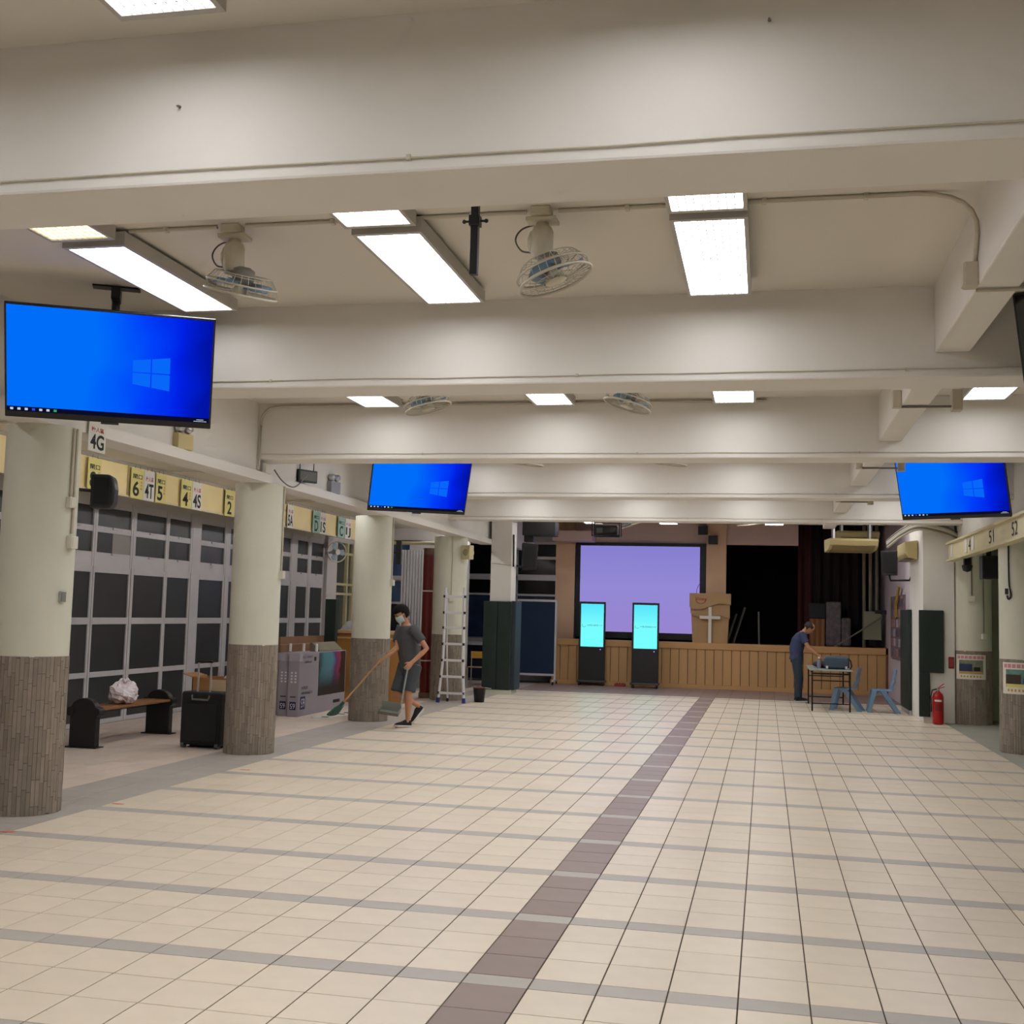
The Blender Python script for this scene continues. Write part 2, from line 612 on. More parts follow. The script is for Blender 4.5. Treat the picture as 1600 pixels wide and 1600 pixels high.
# ------------------------------------------------------------------ fluorescent panel lamps
M_LOUV = bpy.data.materials.new('lamp_louvre_plastic')
M_LOUV.use_nodes = True
_nt = M_LOUV.node_tree
_nt.nodes.remove(_nt.nodes['Principled BSDF'])
_tr = _nt.nodes.new('ShaderNodeBsdfTranslucent')
_tr.inputs[0].default_value = (.066, .067, .07, 1)
_df = _nt.nodes.new('ShaderNodeBsdfDiffuse')
_df.inputs[0].default_value = (.3, .3, .3, 1)
_ad = _nt.nodes.new('ShaderNodeAddShader')
_nt.links.new(_tr.outputs[0], _ad.inputs[0])
_nt.links.new(_df.outputs[0], _ad.inputs[1])
_nt.links.new(_ad.outputs[0], _nt.nodes['Material Output'].inputs[0])
M_LAMP = glow('lamp_diffuser_glow', LAMP_COL, LAMP)
M_LAMPW = glow('lamp_diffuser_warm_glow', (1.0, 0.80, 0.42), LAMP * 0.32)
LW, LL = 0.37, 1.46


def panel_lamp(loc, label, warm=False):
    t = thing('panel_lamp', label, 'lamp', loc, group='ceiling panel lamps')
    a, b = LW / 2, LL / 2
    mb = MB()
    o = 0.022
    mb.box(-a - o, a + o, -b - .035, b + .035, 0.075, 0.085)
    mb.box(-a - o, -a, -b - .035, b + .035, 0, 0.075).box(a, a + o, -b - .035, b + .035, 0, 0.075)
    mb.box(-a, a, -b - .035, -b, 0, 0.075).box(-a, a, b, b + .035, 0, 0.075)
    mb.build('housing', M_LAMPH, t)
    MB().add([(-a, -b, .010), (a, -b, .010), (a, b, .010), (-a, b, .010)], [(3, 2, 1, 0)]).build('diffuser', M_LAMPW if warm else M_LAMP, t)
    mb = MB()
    for k in range(1, 9):
        x = -a + LW * k / 9
        mb.add([(x - .003, -b, .003), (x + .003, -b, .003), (x + .003, b, .003), (x - .003, b, .003)], [(3, 2, 1, 0)])
    for k in range(1, 26):
        y = -b + LL * k / 26
        mb.add([(-a, y - .003, .0035), (a, y - .003, .0035), (a, y + .003, .0035), (-a, y + .003, .0035)], [(3, 2, 1, 0)])
    mb.build('louvre_grid', M_LOUV, t)
    for y in (-b * .6, b * .6):
        MB().box(-.04, .04, y - .03, y + .03, .085, CE - loc[2]).build('ceiling_bracket', M_LAMPH, t)
    return t


LZ = 3.75
XN = {-2.95: 'left', -1.11: 'middle', 0.69: 'right', 3.0: 'far right'}
bays = [(-8.0, -4.0, 'in the unseen rear bay'), (-3.58, -0.03, 'overhead'), (0.39, 3.94, 'in the first bay'), (4.36, 7.88, 'in the second bay'),  # rear bay is out of view, its lamps included for illumination
        (8.3, 11.85, 'in the third bay'), (12.27, 15.85, 'in the fourth bay')]
for bi, (y0, y1, bn) in enumerate(bays):
    for x in (-2.95, -1.11, 0.69, 3.0):
        if not (bi == 2 and x > 2):
            panel_lamp((x, y1 - .35 - LL / 2, LZ), 'lit white panel lamp %s, %s row, far end' % (bn, XN[x]))
        if x < 2:
            w = bi == 2 and x < -2
            panel_lamp((x, y1 - .35 - LL * 1.5 - .17, LZ), ('dim yellowish panel lamp nearest the left wall, near the first beam' if w else
                       'lit white panel lamp %s, %s row, near end' % (bn, XN[x])), w)
for x, n in ((-2.68, 'left'), (-1.05, 'middle'), (1.17, 'right')):
    panel_lamp((x, 20.6, 3.62), 'small distant lit panel lamp before the stage, %s one' % n)

for y, yn in ((17.3, 'just behind the farthest beam'), (19.0, 'midway before the stage')):  # hidden lamps added here to brighten the stage front
    for x in (-2.95, -1.11, 0.69, 3.0):
        panel_lamp((x, y, LZ), 'added hidden panel lamp %s, %s row' % (yn, XN[x]))

# ------------------------------------------------------------------ oscillating ceiling fans
M_FANW = mat('fan_cream_plastic', (196, 188, 166), 0.5, var=0.06, vscale=12)
M_FANB = mat('fan_blue_blade', (104, 136, 160), 0.4, var=0.05)
M_WIRE = mat('fan_cage_wire', (186, 180, 162), 0.4, metal=0.2)


def make_fan():
    t = thing('ceiling_fan', 'fan', 'fan', (0, 0, CE), group='caged ceiling fans')
    MB().box(-.055, .055, -.05, .05, -.05, 0).box(-.085, .085, -.03, .09, -.075, -.05).build('mounting_box', M_FANW, t, bevel=.006)
    mb = MB().cyl((0, .03, -.06), (0, .03, -.12), .03, .045)
    mb.lathe([(.05, 0), (.062, -.03), (.062, -.14), (.045, -.17)], (0, .03, -.10), 20)
    mb.ball((-.05, .03, -.18), (.035, .035, .07), 10)
    mb.build('motor_bracket', M_FANW, t)
    h = thing_part('fan_head', t, (0.06, .03, -.345))
    mb = MB().lathe([(.03, .10), (.062, .085), (.066, .03), (.05, 0)], (0, 0, 0), 20)
    mb.build('motor', mat('fan_motor_grey', (120, 116, 108), .5), h)
    R = .205
    mb = MB()
    for z, r, rr in ((0, R, .006), (-.055, R + .004, .009), (.055, R * .8, .003), (.04, R * .55, .003), (-.062, R * .62, .0025), (-.064, R * .35, .0025)):
        mb.tube([(r * math.cos(2 * PI * k / 36), r * math.sin(2 * PI * k / 36), z) for k in range(36)], rr, 5, closed=True)
    for k in range(28):
        a = 2 * PI * k / 28
        c, s_ = math.cos(a), math.sin(a)
        mb.tube([(.05 * c, .05 * s_, .05), (R * .8 * c, R * .8 * s_, .055), (R * c, R * s_, .0), (R * c, R * s_, -.05), (R * .62 * c, R * .62 * s_, -.062), (.07 * c, .07 * s_, -.066)], .0018, 4, caps=False)
    mb.build('cage', M_WIRE, h)
    for k in range(3):
        a = 2 * PI * k / 3
        pts = []
        for i in range(7):
            u = i / 6
            rr = .035 + u * .145
            wd = .03 + .055 * math.sin(PI * min(1, u * .9 + .1))
            pts.append((rr, wd))
        vs, fs = [], []
        for rr, wd in pts:
            vs += [(rr, -wd, -.018), (rr, wd, .018)]
        for i in range(6):
            fs.append((2 * i, 2 * i + 2, 2 * i + 3, 2 * i + 1))
        b = MB().add(vs, fs, True, T=Matrix.Rotation(a, 4, 'Z')).build('blade', M_FANB, h)
        so = b.modifiers.new('solid', 'SOLIDIFY')
        so.thickness = .004
    MB().lathe([(0.001, -.072), (.058, -.07), (.062, -.06), (.03, .0)], n=20).build('hub_badge', M_FANW, h)
    MB().tube(spline([(-.05, .06, -.07), (-.13, .08, -.09), (-.16, .07, -.15), (-.12, .05, -.22), (-.05, .03, -.24)]), .005, 6).build('power_cord', mat('fan_cord', (88, 82, 74), .6), t)
    return t


def thing_part(name, parent, loc):
    o = bpy.data.objects.new(name, None)
    o.empty_display_size = .05
    o.location = loc
    o.parent = parent
    COL.objects.link(o)
    return o


fan0 = make_fan()
fans = [((-0.22, 2.12), (.02, -.36), 'caged blue bladed ceiling fan between the middle and right lamps, nearest'),
        ((-2.08, 2.16), (.22, .26), 'caged ceiling fan beside the long left lamp, seen edge on'),
        ((-2.08, 6.02), (.02, -.26), 'caged ceiling fan beyond the second beam, left one'),
        ((-0.24, 6.02), (-.06, .28), 'caged ceiling fan beyond the second beam, right one'),
        ((-1.95, 9.95), (.05, .1), 'ceiling fan mostly hidden by the third beam, left one'),
        ((-0.2, 9.95), (.05, .1), 'ceiling fan mostly hidden by the third beam, right one'),
        ((-1.75, 19.6), (.1, -.35), 'small distant ceiling fan beside the projector'),
        ((0.6, 19.2), (.1, -.1), 'small distant ceiling fan in front of the stage opening')]
for k, ((x, y), (rx, ry), lab) in enumerate(fans):
    f = fan0 if k == 0 else dup(fan0)
    f.location = (x, y, CE)
    f['label'] = lab
    for ch in f.children:
        if ch.name.startswith('fan_head'):
            ch.rotation_euler = (rx, ry, 0)

# ------------------------------------------------------------------ black drop pole
t = thing('drop_pole', 'black square metal pole hanging from the ceiling beside the middle lamp', 'pole', (-.385, 1.3, CE))
MB().box(-.019, .019, -.019, .019, 3.25 - CE, 0).build('pole', M_BLACKM, t, bevel=.003)
MB().box(-.026, .026, -.026, .026, -.37, -.32).build('clamp', M_BLACKM, t)
for s_ in (-1, 1):
    MB().cyl((s_ * .026, 0, -.345), (s_ * .05, 0, -.345), .006, .006, 8).ball((s_ * .055, 0, -.345), .011, 8).build('thumb_screw', M_BLACK, t)

# ------------------------------------------------------------------ hanging televisions
M_TVBLUE = glow_ramp('tv_blue_picture', [(0.0, (0, 112, 255)), (0.42, (0, 112, 255)), (0.68, (0, 66, 255)), (0.84, (0, 34, 235)), (1.0, (0, 20, 170))], 0, -0.66, 0.66, 0.95, 0.35)
M_TVLOGO = glow('tv_window_logo_light', lin((8, 106, 255)), .95)
M_TASK = glow('tv_taskbar_dark', lin((10, 12, 40)), 1.0)
M_ICON = glow('tv_icon_white', lin((190, 205, 225)), 1.0)
M_ICONG = glow('tv_icon_green', lin((40, 170, 90)), 1.0)
M_ICONB = glow('tv_icon_blue', lin((40, 80, 220)), 1.0)
M_LIP = mat('tv_lip', (30, 30, 34), .35)


def tv_desktop(head, w, h, k, b, z0):
    MB().add([(-w / 2 + b, -.004, z0 - .0), (w / 2 - b, -.004, z0), (w / 2 - b, -.004, z0 + .034), (-w / 2 + b, -.004, z0 + .034)], [(0, 1, 2, 3)]).build('taskbar', M_TASK, head)
    # four bright panes of the window emblem
    cx, cz = .27 * k, -.02
    for ix in (0, 1):
        for iz in (0, 1):
            xa, xb = ((-.125, -.006), (.003, .125))[ix]
            q = []
            for x, e in ((xa, 0), (xb, 0), (xb, 1), (xa, 1)):
                lim = .085 + (x + .125) / .25 * .035
                za, zb = ((-lim, -.004), (.004, lim))[iz]
                q.append((cx + x * k, -.0045, cz + (zb if e else za) * k))
            MB().add(q, [(0, 1, 2, 3)]).build('emblem_pane', M_TVLOGO, head)
    for i in range(7):
        x = -w / 2 + .045 + i * .047
        mm = M_ICONG if i == 6 else M_ICONB if i == 3 else M_ICON
        MB().box(x - .010, x + .010, -.0055, -.0045, z0 + .009, z0 + .025).build('taskbar_icon', mm, head)
    MB().box(w / 2 - .12, w / 2 - .03, -.0055, -.0045, z0 + .006, z0 + .010).box(w / 2 - .10, w / 2 - .05, -.0055, -.0045, z0 + .018, z0 + .022).build('clock_readout', M_ICON, head)


def television(loc, yaw, tilt, w, label, pole_to=CE, on=True):
    h = w * .58
    k = w / 1.38
    t = thing('television', label, 'television', loc, (0, 0, yaw), group='hanging televisions')
    head = thing_part('display', t, (0, 0, 0))
    head.rotation_euler = (tilt, 0, 0)
    b = .014
    MB().box(-w / 2, w / 2, 0, .03, -h / 2, h / 2).box(-w * .33, w * .33, .03, .07, -h * .38, h * .2).build('casing', M_BLACK, head, bevel=.004)
    z0 = -h / 2 + .045
    MB().add([(-w / 2 + b, -.003, z0), (w / 2 - b, -.003, z0), (w / 2 - b, -.003, h / 2 - b), (-w / 2 + b, -.003, h / 2 - b)], [(0, 1, 2, 3)]).build('picture', M_TVBLUE if on else mat('switched_off_screen', (8, 8, 9), .12), head)
    if on:
        tv_desktop(head, w, h, k, b, z0)
    MB().box(-.06, .06, -.008, .0, -h / 2 - .012, -h / 2 + .004).build('sensor_lip', M_LIP, head)
    zt = pole_to - loc[2]
    mb = MB().cyl((0, .12, .05), (0, .12, zt - .03), .028, n=12).box(-.16, .16, .07, .17, zt - .012, zt).box(-.03, .03, .04, .2, zt - .1, zt - .012)
    mb.box(-.12, .12, .07, .1, -.15, .15).build('ceiling_mount', M_BLACKM, t)
    return t


television((-3.466, 3.199, 3.259), .477, .436, 1.38, 'large television with a blue desktop hanging at left in front of the second beam')
television((-3.562, 11.0, 3.30), .51, .461, 1.35, 'television with a blue desktop above the sweeping man')
television((3.24, 11.15, 3.307), -.498, .353, 1.35, 'television with a blue desktop on the right beyond the third beam')
television((3.10, 3.02, 3.22), -.477, .40, 1.38, 'switched off television at the right edge, only its dark edge showing', on=False)

# ------------------------------------------------------------------ conduits, cables, boxes on the beams
def pipe(name, pts, r, m, label, cat='conduit', n=6, group=None):
    return tag(MB().tube(pts, r, n).build(name, m), label, cat, group)


def arc(p0, corner, p1, n=6):
    p0, c, p1 = Vector(p0), Vector(corner), Vector(p1)
    return [p0 * (1 - u) ** 2 + c * 2 * u * (1 - u) + p1 * u ** 2 for u in [i / n for i in range(n + 1)]]


YC = 2.14
pipe('electric_conduit', [(-2.74, YC, CE - .012), (-2.17, YC, CE - .012)], .012, M_CONDUIT, 'white ceiling conduit between the left lamp and the left fan')
pipe('electric_conduit', [(-1.99, YC, CE - .012), (-.31, YC, CE - .012)], .012, M_CONDUIT, 'white ceiling conduit between the two nearest fans')
pts = [(-.13, YC, CE - .012), (1.75, YC, CE - .012)] + arc((1.75, YC, CE - .012), (2.066, YC + .02, CE - .012), (2.066, 2.25, CE - .2)) + [(2.066, 2.34, 3.53)]
pipe('electric_conduit', pts, .012, M_CONDUIT, 'white conduit from the right fan bending down the lengthwise beam')
t = thing('junction_box', 'white square junction box at the foot of the bent conduit', 'junction box', (2.05, 2.35, 3.44))
MB().box(-.04, .03, -.045, .045, -.04, .09).build('box', M_CONDUIT, t, bevel=.005)
MB().box(-.046, -.04, -.04, .04, -.035, .085).build('cover', M_CONDUIT, t)
pipe('electric_conduit', [(2.08, 2.4, 3.397), (4.2, 2.4, 3.397)], .010, M_CONDUIT, 'thin conduit running right from the junction box')
for i, x in enumerate((-2.5, -1.45, -.62, .25, .98, 1.5)):
    tag(MB().box(x - .012, x + .012, YC - .02, YC + .02, CE - .028, CE).build('conduit_clip', M_CONDUIT), 'small clip holding the first bay ceiling conduit, %s from the left' % ('first', 'second', 'third', 'fourth', 'fifth', 'sixth')[i], 'clip', 'conduit clips')
pts = [(-4.47, 7.866, 3.12), (-4.47, 7.866, 3.62)] + arc((-4.47, 7.866, 3.62), (-4.47, 7.866, 3.83), (-4.25, 7.866, 3.83)) + [(1.0, 7.866, 3.83)]
pipe('electric_conduit', pts, .012, M_CONDUIT, 'conduit along the top of the third beam bending down at the left wall')
BCN = ['nearest', 'second', 'third', 'fourth', 'farthest']
for k, y in enumerate(BF):
    pts = [(-4.45 + .445 * i, y - .008, 3.300 + rnd.uniform(-.004, .004)) for i in range(21)]
    pipe('beam_cable', pts, .004, M_CONDUIT, 'thin cable clipped along the lower face of the %s cross beam' % BCN[k], 'cable')
    for x in (-2.6, -.3, 1.9):
        tag(MB().box(x - .008, x + .008, y - .014, y, 3.290, 3.310).build('cable_clip', M_CONDUIT), 'tiny clip on the %s cross beam cable, %s one' % (BCN[k], {-2.6: 'left', -.3: 'middle', 1.9: 'right'}[x]), 'clip', 'beam cable clips')
for (x, z) in ((-1.24, 3.56), (1.0, 3.72), (-2.4, 3.5), (2.35, 3.45)):
    tag(MB().cyl((x, -.03, z), (x, -.055, z - .006), .006, .004, 6).build('hook', M_CABLE), 'small hook on the face of the nearest beam, %s' % {-1.24: 'above the middle lamp', 1.0: 'above the right lamp', -2.4: 'at its left end', 2.35: 'at its right end'}[x], 'hook', 'beam hooks')
for (yb, z) in ((7.2, 3.41), (11.2, 3.41), (15.2, 3.41)):
    t = thing('junction_box', 'white box under the lengthwise beam, %s' % {7.2: 'second bay', 11.2: 'third bay', 15.2: 'fourth bay'}[yb], 'junction box', (2.05, yb - 1.3, z))
    MB().box(-.04, .03, -.05, .05, -.02, .12).build('box', M_CONDUIT, t, bevel=.005)
    MB().box(.03, .42, -.012, .012, -.02, -.004).build('trunking', M_CABLE, t)
    MB().box(.42, .5, -.06, .06, -.05, .12).build('end_box', M_CONDUIT, t, bevel=.005)

# ------------------------------------------------------------------ left glazed door front
M_WALLG = mat('corridor_wall_paint', (196, 190, 184), 0.7, var=0.04)
XL = -7.7
tag(MB().box(XL - .2, XL, -8.6, 23.9, 3.0, 3.42).build('wall_left', M_WALLG), 'pale wall strip above the glazed doors', 'wall', kind='structure')
tag(MB().box(XL - .2, XL, -8.6, 6.6, 0, 3.0).build('wall_left_near', M_WALLG), 'pale wall left of the nearest column', 'wall', kind='structure')
leaves = [(6.72, 7.45), (7.55, 8.35), (8.48, 9.05), (9.145, 9.86), (9.96, 10.81), (10.94, 11.79), (11.885, 12.55), (12.89, 13.72), (13.93, 14.7), (14.83, 15.6), (15.72, 16.45), (16.79, 17.31), (17.49, 18.12)]
PR = [(.06, .63), (.70, 1.33), (1.42, 2.02)]
TR = [(2.29, 2.56), (2.64, 2.90)]
for i, (a, b) in enumerate(leaves):
    d = thing('door_%d' % (i + 1), 'white framed door leaf with three dark panes, number %d along the left wall' % (i + 1), 'door', (XL, (a + b) / 2, 0), group='glazed door leaves', kind='structure')
    w = (b - a) / 2
    MB().box(-.05, .0, -w - .045, -w, 0, 2.1).build('stile', M_ALU, d, bevel=.004)
    MB().box(-.05, .0, w, w + .045, 0, 2.1).build('stile', M_ALU, d, bevel=.004)
    zs = [0] + [z for p in PR for z in p] + [2.1]
    for k in range(0, len(zs), 2):
        MB().box(-.05, 0, -w, w, zs[k], zs[k + 1]).build('rail', M_ALU, d)
    for z0, z1 in PR:
        MB().box(-.03, -.018, -w, w, z0, z1).build('pane', M_PANE, d)
    g = thing('window_%d' % (i + 1), 'transom window with two dark panes above door leaf %d' % (i + 1), 'window', (XL, (a + b) / 2, 2.1), group='transom windows', kind='structure')
    zz = [0] + [z - 2.1 for p in TR for z in p] + [.9]
    for k in range(0, len(zz), 2):
        MB().box(-.05, 0, -w, w, zz[k], zz[k + 1]).build('rail', M_ALU, g)
    for s_ in (-1, 1):
        MB().box(-.05, .005, min(s_ * w, s_ * (w + .045)), max(s_ * w, s_ * (w + .045)), 0, .9).build('stile', M_ALU, g)
    for q, (z0, z1) in enumerate(TR):
        if i == 4 and q == 0:
            MB().box(-.03, -.018, -w, -.02, z0 - 2.1, z1 - 2.1).build('pane', M_PANE, g)
            MB().box(-.03, -.012, -.02, w, z0 - 2.1, z1 - 2.1).build('board_patch', mat('grey_board_patch', (150, 146, 142), .7), g)
        else:
            MB().box(-.03, -.018, -w, w, z0 - 2.1, z1 - 2.1).build('pane', M_PANE, g)
        MB().box(0, .018, -.06, .06, z0 - 2.1 - .03, z0 - 2.1 - .005).build('latch', M_ALU, g)
for i in range(len(leaves) - 1):
    a, b = leaves[i][1] + .045, leaves[i + 1][0] - .045
    if b - a > .01:
        tag(MB().box(XL - .06, XL + .01, a, b, 0, 3.0).build('door_post', M_ALU), 'white post right of door leaf %d' % (i + 1), 'post', 'door posts', 'structure')
tag(MB().box(XL - .2, XL + .06, 18.2, 18.76, 0, 3.42).build('wall_pier', mat('white_pier_paint', (206, 200, 198), .6)), 'white square pier at the end of the glazed doors', 'pier', kind='structure')
# corridor end wall with windows
t = thing('wall_corridor_end', 'corridor end wall with blue lit windows between columns', 'wall', (0, 20.5, 0), kind='structure')
MB().box(-7.9, -5.3, 0, .15, 0, 1.0).box(-7.9, -7.5, 0, .15, 1.0, 3.42).box(-6.35, -5.3, 0, .15, 1.0, 3.42).box(-7.5, -6.35, 0, .15, 3.1, 3.42).build('wall_body', M_WALLG, t)
M_BLUEW = mat('blue_evening_glass', (70, 92, 128), .2, var=.25, vscale=2.2)
M_DKW = mat('black_window_glass', (14, 16, 17), .15, var=.2, vscale=2)
for z0, z1, m in ((1.0, 1.75, M_DKW), (1.8, 2.25, M_BLUEW), (2.36, 3.05, M_BLUEW)):
    MB().box(-7.45, -6.63, .03, .05, z0, z1).build('pane', m, t)
for z in (.98, 1.76, 2.28, 3.06):
    MB().box(-7.5, -6.35, .0, .06, z, z + (.09 if z > 2 else .04)).build('window_bar', M_ALU, t)
MB().box(-6.63, -6.35, -.01, .06, 1.0, 3.1).build('window_jamb', M_ALU, t)
t = thing('side_window', 'dim grey green window beyond the white pier', 'window', (XL, 19.6, 0), kind='structure')
MB().box(-.1, -.04, -.84, .84, 0, 3.0).build('backing', mat('dim_green_glass', (78, 82, 76), .3, var=.12), t)
for y in (-.1, .25, .55):
    MB().box(-.04, .02, y - .04, y + .04, 0, 3.0).build('mullion', M_CREAM2, t)
MB().box(-.04, .01, .29, .51, 1.2, 2.7).build('pane', mat('navy_glass', (20, 26, 38), .2), t)
for z in (1.0, 1.9, 2.1, 2.75):
    MB().box(-.04, .015, -.84, .84, z, z + .05).build('rail', M_CREAM2, t)
tag(MB().box(XL - .2, XL - .1, 18.76, 23.9, 0, 3.42).build('wall_left_far', M_WALLG), 'corridor wall beyond the white pier', 'wall', kind='structure')

# cream notice board hanging above the doors, with card signs
board = thing('notice_board', 'long cream board hung above the glazed doors', 'board', (-7.0, 10.5, 3.0))
for a, b in ((5.0, 8.0), (8.03, 9.42), (9.45, 12.12), (12.15, 14.4), (14.43, 16.88), (16.91, 18.3)):
    MB().box(-.015, .015, a - 10.5, b - 10.5, .0, .38).build('board_panel', M_CREAM, board)
MB().box(-.03, .03, 5.0 - 10.5, 18.3 - 10.5, -.025, 0).build('bottom_rail', M_CREAM2, board)
MB().box(-.03, .03, 5.0 - 10.5, 18.3 - 10.5, .38, .42).build('top_rail', mat('muted_grey_rail', (150, 142, 130), .6), board)  # top rail greyer than the cream bottom rail


def sign(y, w, m, label, big, small, smallm, side=None, h=.39, bigm=None, x=-6.95, z=2.97, facing=EAST):
    t = thing('card_sign', label, 'sign', (x, y, z), (0, 0, 0 if facing == EAST else -PI / 2), group='hanging card signs')
    MB().box(-.003, .003, -w / 2, w / 2, 0, h).build('card', m, t)
    for yy in (-w * .22, w * .22):
        MB().tube([(0, yy, h - .01), (0, yy * .8, h + .045)], .003, 5).build('hanging_wire', M_CABLE, t)
    if big:
        text('lettering', big, w * (.5 if len(big) == 1 else .80), h * .50, bigm or M_INK, t, (.0045, -w * (.10 if side else 0), h * .33), EAST, bold=.025)
    if small:
        text('small_lettering', small, w * .74, h * .16, smallm, t, (.0045, 0, h * .73), EAST, bold=.02)
    if side:
        for k, ch in enumerate(side):
            text('side_lettering', ch, w * .19, h * .085, M_RED, t, (.0045, w * .32, h * (.56 - .105 * k)), EAST)
    return t


Y1, W1, T1 = M_YELLOW, M_PAPER, M_TEAL
sign(8.62, .29, Y1, 'yellow card sign with the number eight behind the black loudspeaker', '8', '閘口', M_INK, '低年級')
sign(9.61, .31, Y1, 'yellow card sign with the number six', '6', '閘口', M_INK, '低年級')
sign(9.91, .27, W1, 'white card sign reading 4T', '4T', '接人區', M_RED)
sign(10.2, .27, Y1, 'yellow card sign with the number five', '5', '閘口', M_INK, '低年級', x=-6.94)
sign(10.93, .31, Y1, 'yellow card sign with the number four', '4', '閘口', M_INK, '低年級')
sign(11.24, .29, W1, 'white card sign reading 4S', '4S', '接人區', M_RED)
sign(12.28, .29, Y1, 'yellow card sign with the number two beside the second column', '2', '閘口', M_INK, None)
sign(14.62, .26, W1, 'narrow white card sign with red and black print beside the second column', '5A', '接人區', M_RED)
sign(15.8, .33, T1, 'pale teal card sign with the letter D', 'D', '閘口', M_INK, None)
sign(16.13, .30, W1, 'white card sign with red and black print next to the letter D', '1S', '接人區', M_RED)
sign(17.08, .36, T1, 'pale teal card sign with the letter C', 'C', '閘口', M_INK, None)
sign(17.46, .33, W1, 'white card sign with red and black print next to the letter C', '1J', '接人區', M_RED)
sign(4.565, .25, W1, 'white card sign reading 4G hanging below the large television', '4G', '接人區', M_RED, h=.25, x=-4.40, z=2.86)

# ------------------------------------------------------------------ fittings on the columns and ledge
def wallbox(name, label, cat, loc, rot, size, m, face=None, fm=None):
    t = thing(name, label, cat, loc, (0, 0, rot))
    w, d, h = size
    MB().box(-w / 2, w / 2, -d, 0, 0, h).build('body', m, t, bevel=.004)
    MB().box(-w * .36, w * .36, -d - .004, -d, h * .12, h * .88).build('cover_plate', fm or m, t)
    return t


def on_col(cx, cy, R, ang, z):
    return (cx + R * math.cos(ang), cy + R * math.sin(ang), z)


a1 = -.12
for k, (da, nm) in enumerate(((0, 'left'), (.14, 'right'))):
    p0 = on_col(-4.63, 4.19, .29, a1 + da, 0)
    pipe('column_conduit', [(p0[0], p0[1], 2.99), (p0[0], p0[1], 2.16 if k else 2.42)], .012, M_CONDUIT, 'vertical conduit on the nearest column, %s one' % nm)
wallbox('switch_box', 'small white upper switch box on the nearest column', 'switch box', on_col(-4.63, 4.19, .275, a1, 2.36), a1 + PI / 2, (.075, .045, .085), M_WHITEP)
wallbox('socket_box', 'white socket box lower on the nearest column conduit', 'socket', on_col(-4.63, 4.19, .275, a1 + .12, 2.04), a1 + .12 + PI / 2, (.09, .05, .10), M_WHITEP)
wallbox('switch_box', 'small steel switch plate low on the nearest column', 'switch', on_col(-4.63, 4.19, .275, a1 - .1, 1.62), a1 - .1 + PI / 2, (.055, .03, .085), M_STEEL)
t = thing('loudspeaker', 'black rounded loudspeaker bracketed to the nearest column', 'loudspeaker', (-4.37, 4.66, 2.40), (0, 0, .35))
MB().prism([(-.09, 0), (.07, 0), (.10, .04), (.105, .16), (.09, .25), (.06, .28), (-.09, .28)], -.09, .09).build('cabinet', M_BLACK, t, bevel=.02, seg=3)
MB().prism([(-.06, .03), (.05, .03), (.06, .25), (-.06, .25)], -.1, -.09).build('grille', mat('black_grille', (10, 10, 10), .8, bump=.5, bscale=200), t)
MB().cyl((-.02, -.02, .14), (-.225, -.20, .14), .014).build('bracket', M_BLACKM, t)


def emergency(loc, label, m):
    t = thing('emergency_light', label, 'emergency light', loc, (0, 0, PI / 2 - .2), group='twin head emergency lights')
    MB().box(-.11, .11, -.05, .05, 0, .15).build('battery_case', m, t, bevel=.006)
    for s_ in (-1, 1):
        h = MB().lathe([(.015, .05), (.035, .045), (.047, 0), (.047, -.01)], T=Matrix.Translation((s_ * .06, -.01, .2)) @ Matrix.Rotation(PI / 2 - .2, 4, 'X')).build('lamp_head', M_STEEL, t)
        MB().cyl((s_ * .06, 0, .14), (s_ * .06, 0, .18), .008).build('neck', M_STEEL, t)
    return t


emergency((-4.46, 6.1, 3.1), 'twin head emergency light on the ledge under the large television', M_BEIGE)
emergency((-4.46, 10.1, 3.1), 'twin head emergency light on the ledge beyond the floodlight', mat('grey_battery_case', (150, 150, 152), .5))
t = thing('floodlight', 'small black framed floodlight hanging above the ledge', 'floodlight', (-4.40, 9.12, 3.13), (0, 0, PI / 2 - .45))
MB().box(-.15, .15, 0, .05, 0, .15).build('frame', M_BLACK, t, bevel=.006)
MB().box(-.13, .13, -.004, 0, .02, .13).build('glass', mat('flood_glass', (96, 104, 96), .2), t)
MB().tube([(-.11, .03, .15), (-.11, .03, .25), (.11, .03, .25), (.11, .03, .15)], .007, 6).build('yoke', M_BLACKM, t)
pipe('loose_cable', spline([(-4.36, 8.98, 3.2), (-4.34, 8.7, 3.06), (-4.32, 8.45, 3.0), (-4.33, 8.2, 3.04), (-4.40, 8.12, 3.16)]), .008, M_CABLE, 'grey cord looping from the floodlight over the second column', 'cord')
wallbox('junction_box', 'small cream junction box on the ledge above the second column', 'junction box', (-4.46, 8.0, 3.1), PI / 2, (.13, .05, .11), M_WHITEP)
for cx, cy, R, ang, nm, zb in ((-4.63, 8.28, .285, .12, 'second', 2.02), (-4.70, 12.5, .295, .0, 'third', 2.06), (-4.74, 17.0, .32, -1.2, 'ladder', 1.88)):
    p = on_col(cx, cy, R, ang, 0)
    pipe('column_conduit', [(p[0], p[1], 2.99), (p[0], p[1], zb)], .011, M_CONDUIT, 'vertical conduit on the %s column' % nm)
    wallbox('socket_box', 'white socket box on the %s column conduit' % nm, 'socket', on_col(cx, cy, R - .015, ang, zb - .08), ang + PI / 2, (.09, .05, .09), M_WHITEP)
t = thing('loudspeaker', 'narrow black loudspeaker on the third column edge', 'loudspeaker', (-4.40, 12.72, 2.3), (0, 0, .2))
MB().box(-.02, .06, -.06, .06, 0, .36).build('cabinet', M_BLACK, t, bevel=.01)
MB().cyl((-.02, 0, .18), (-.1, -.04, .18), .012).build('bracket', M_BLACKM, t)
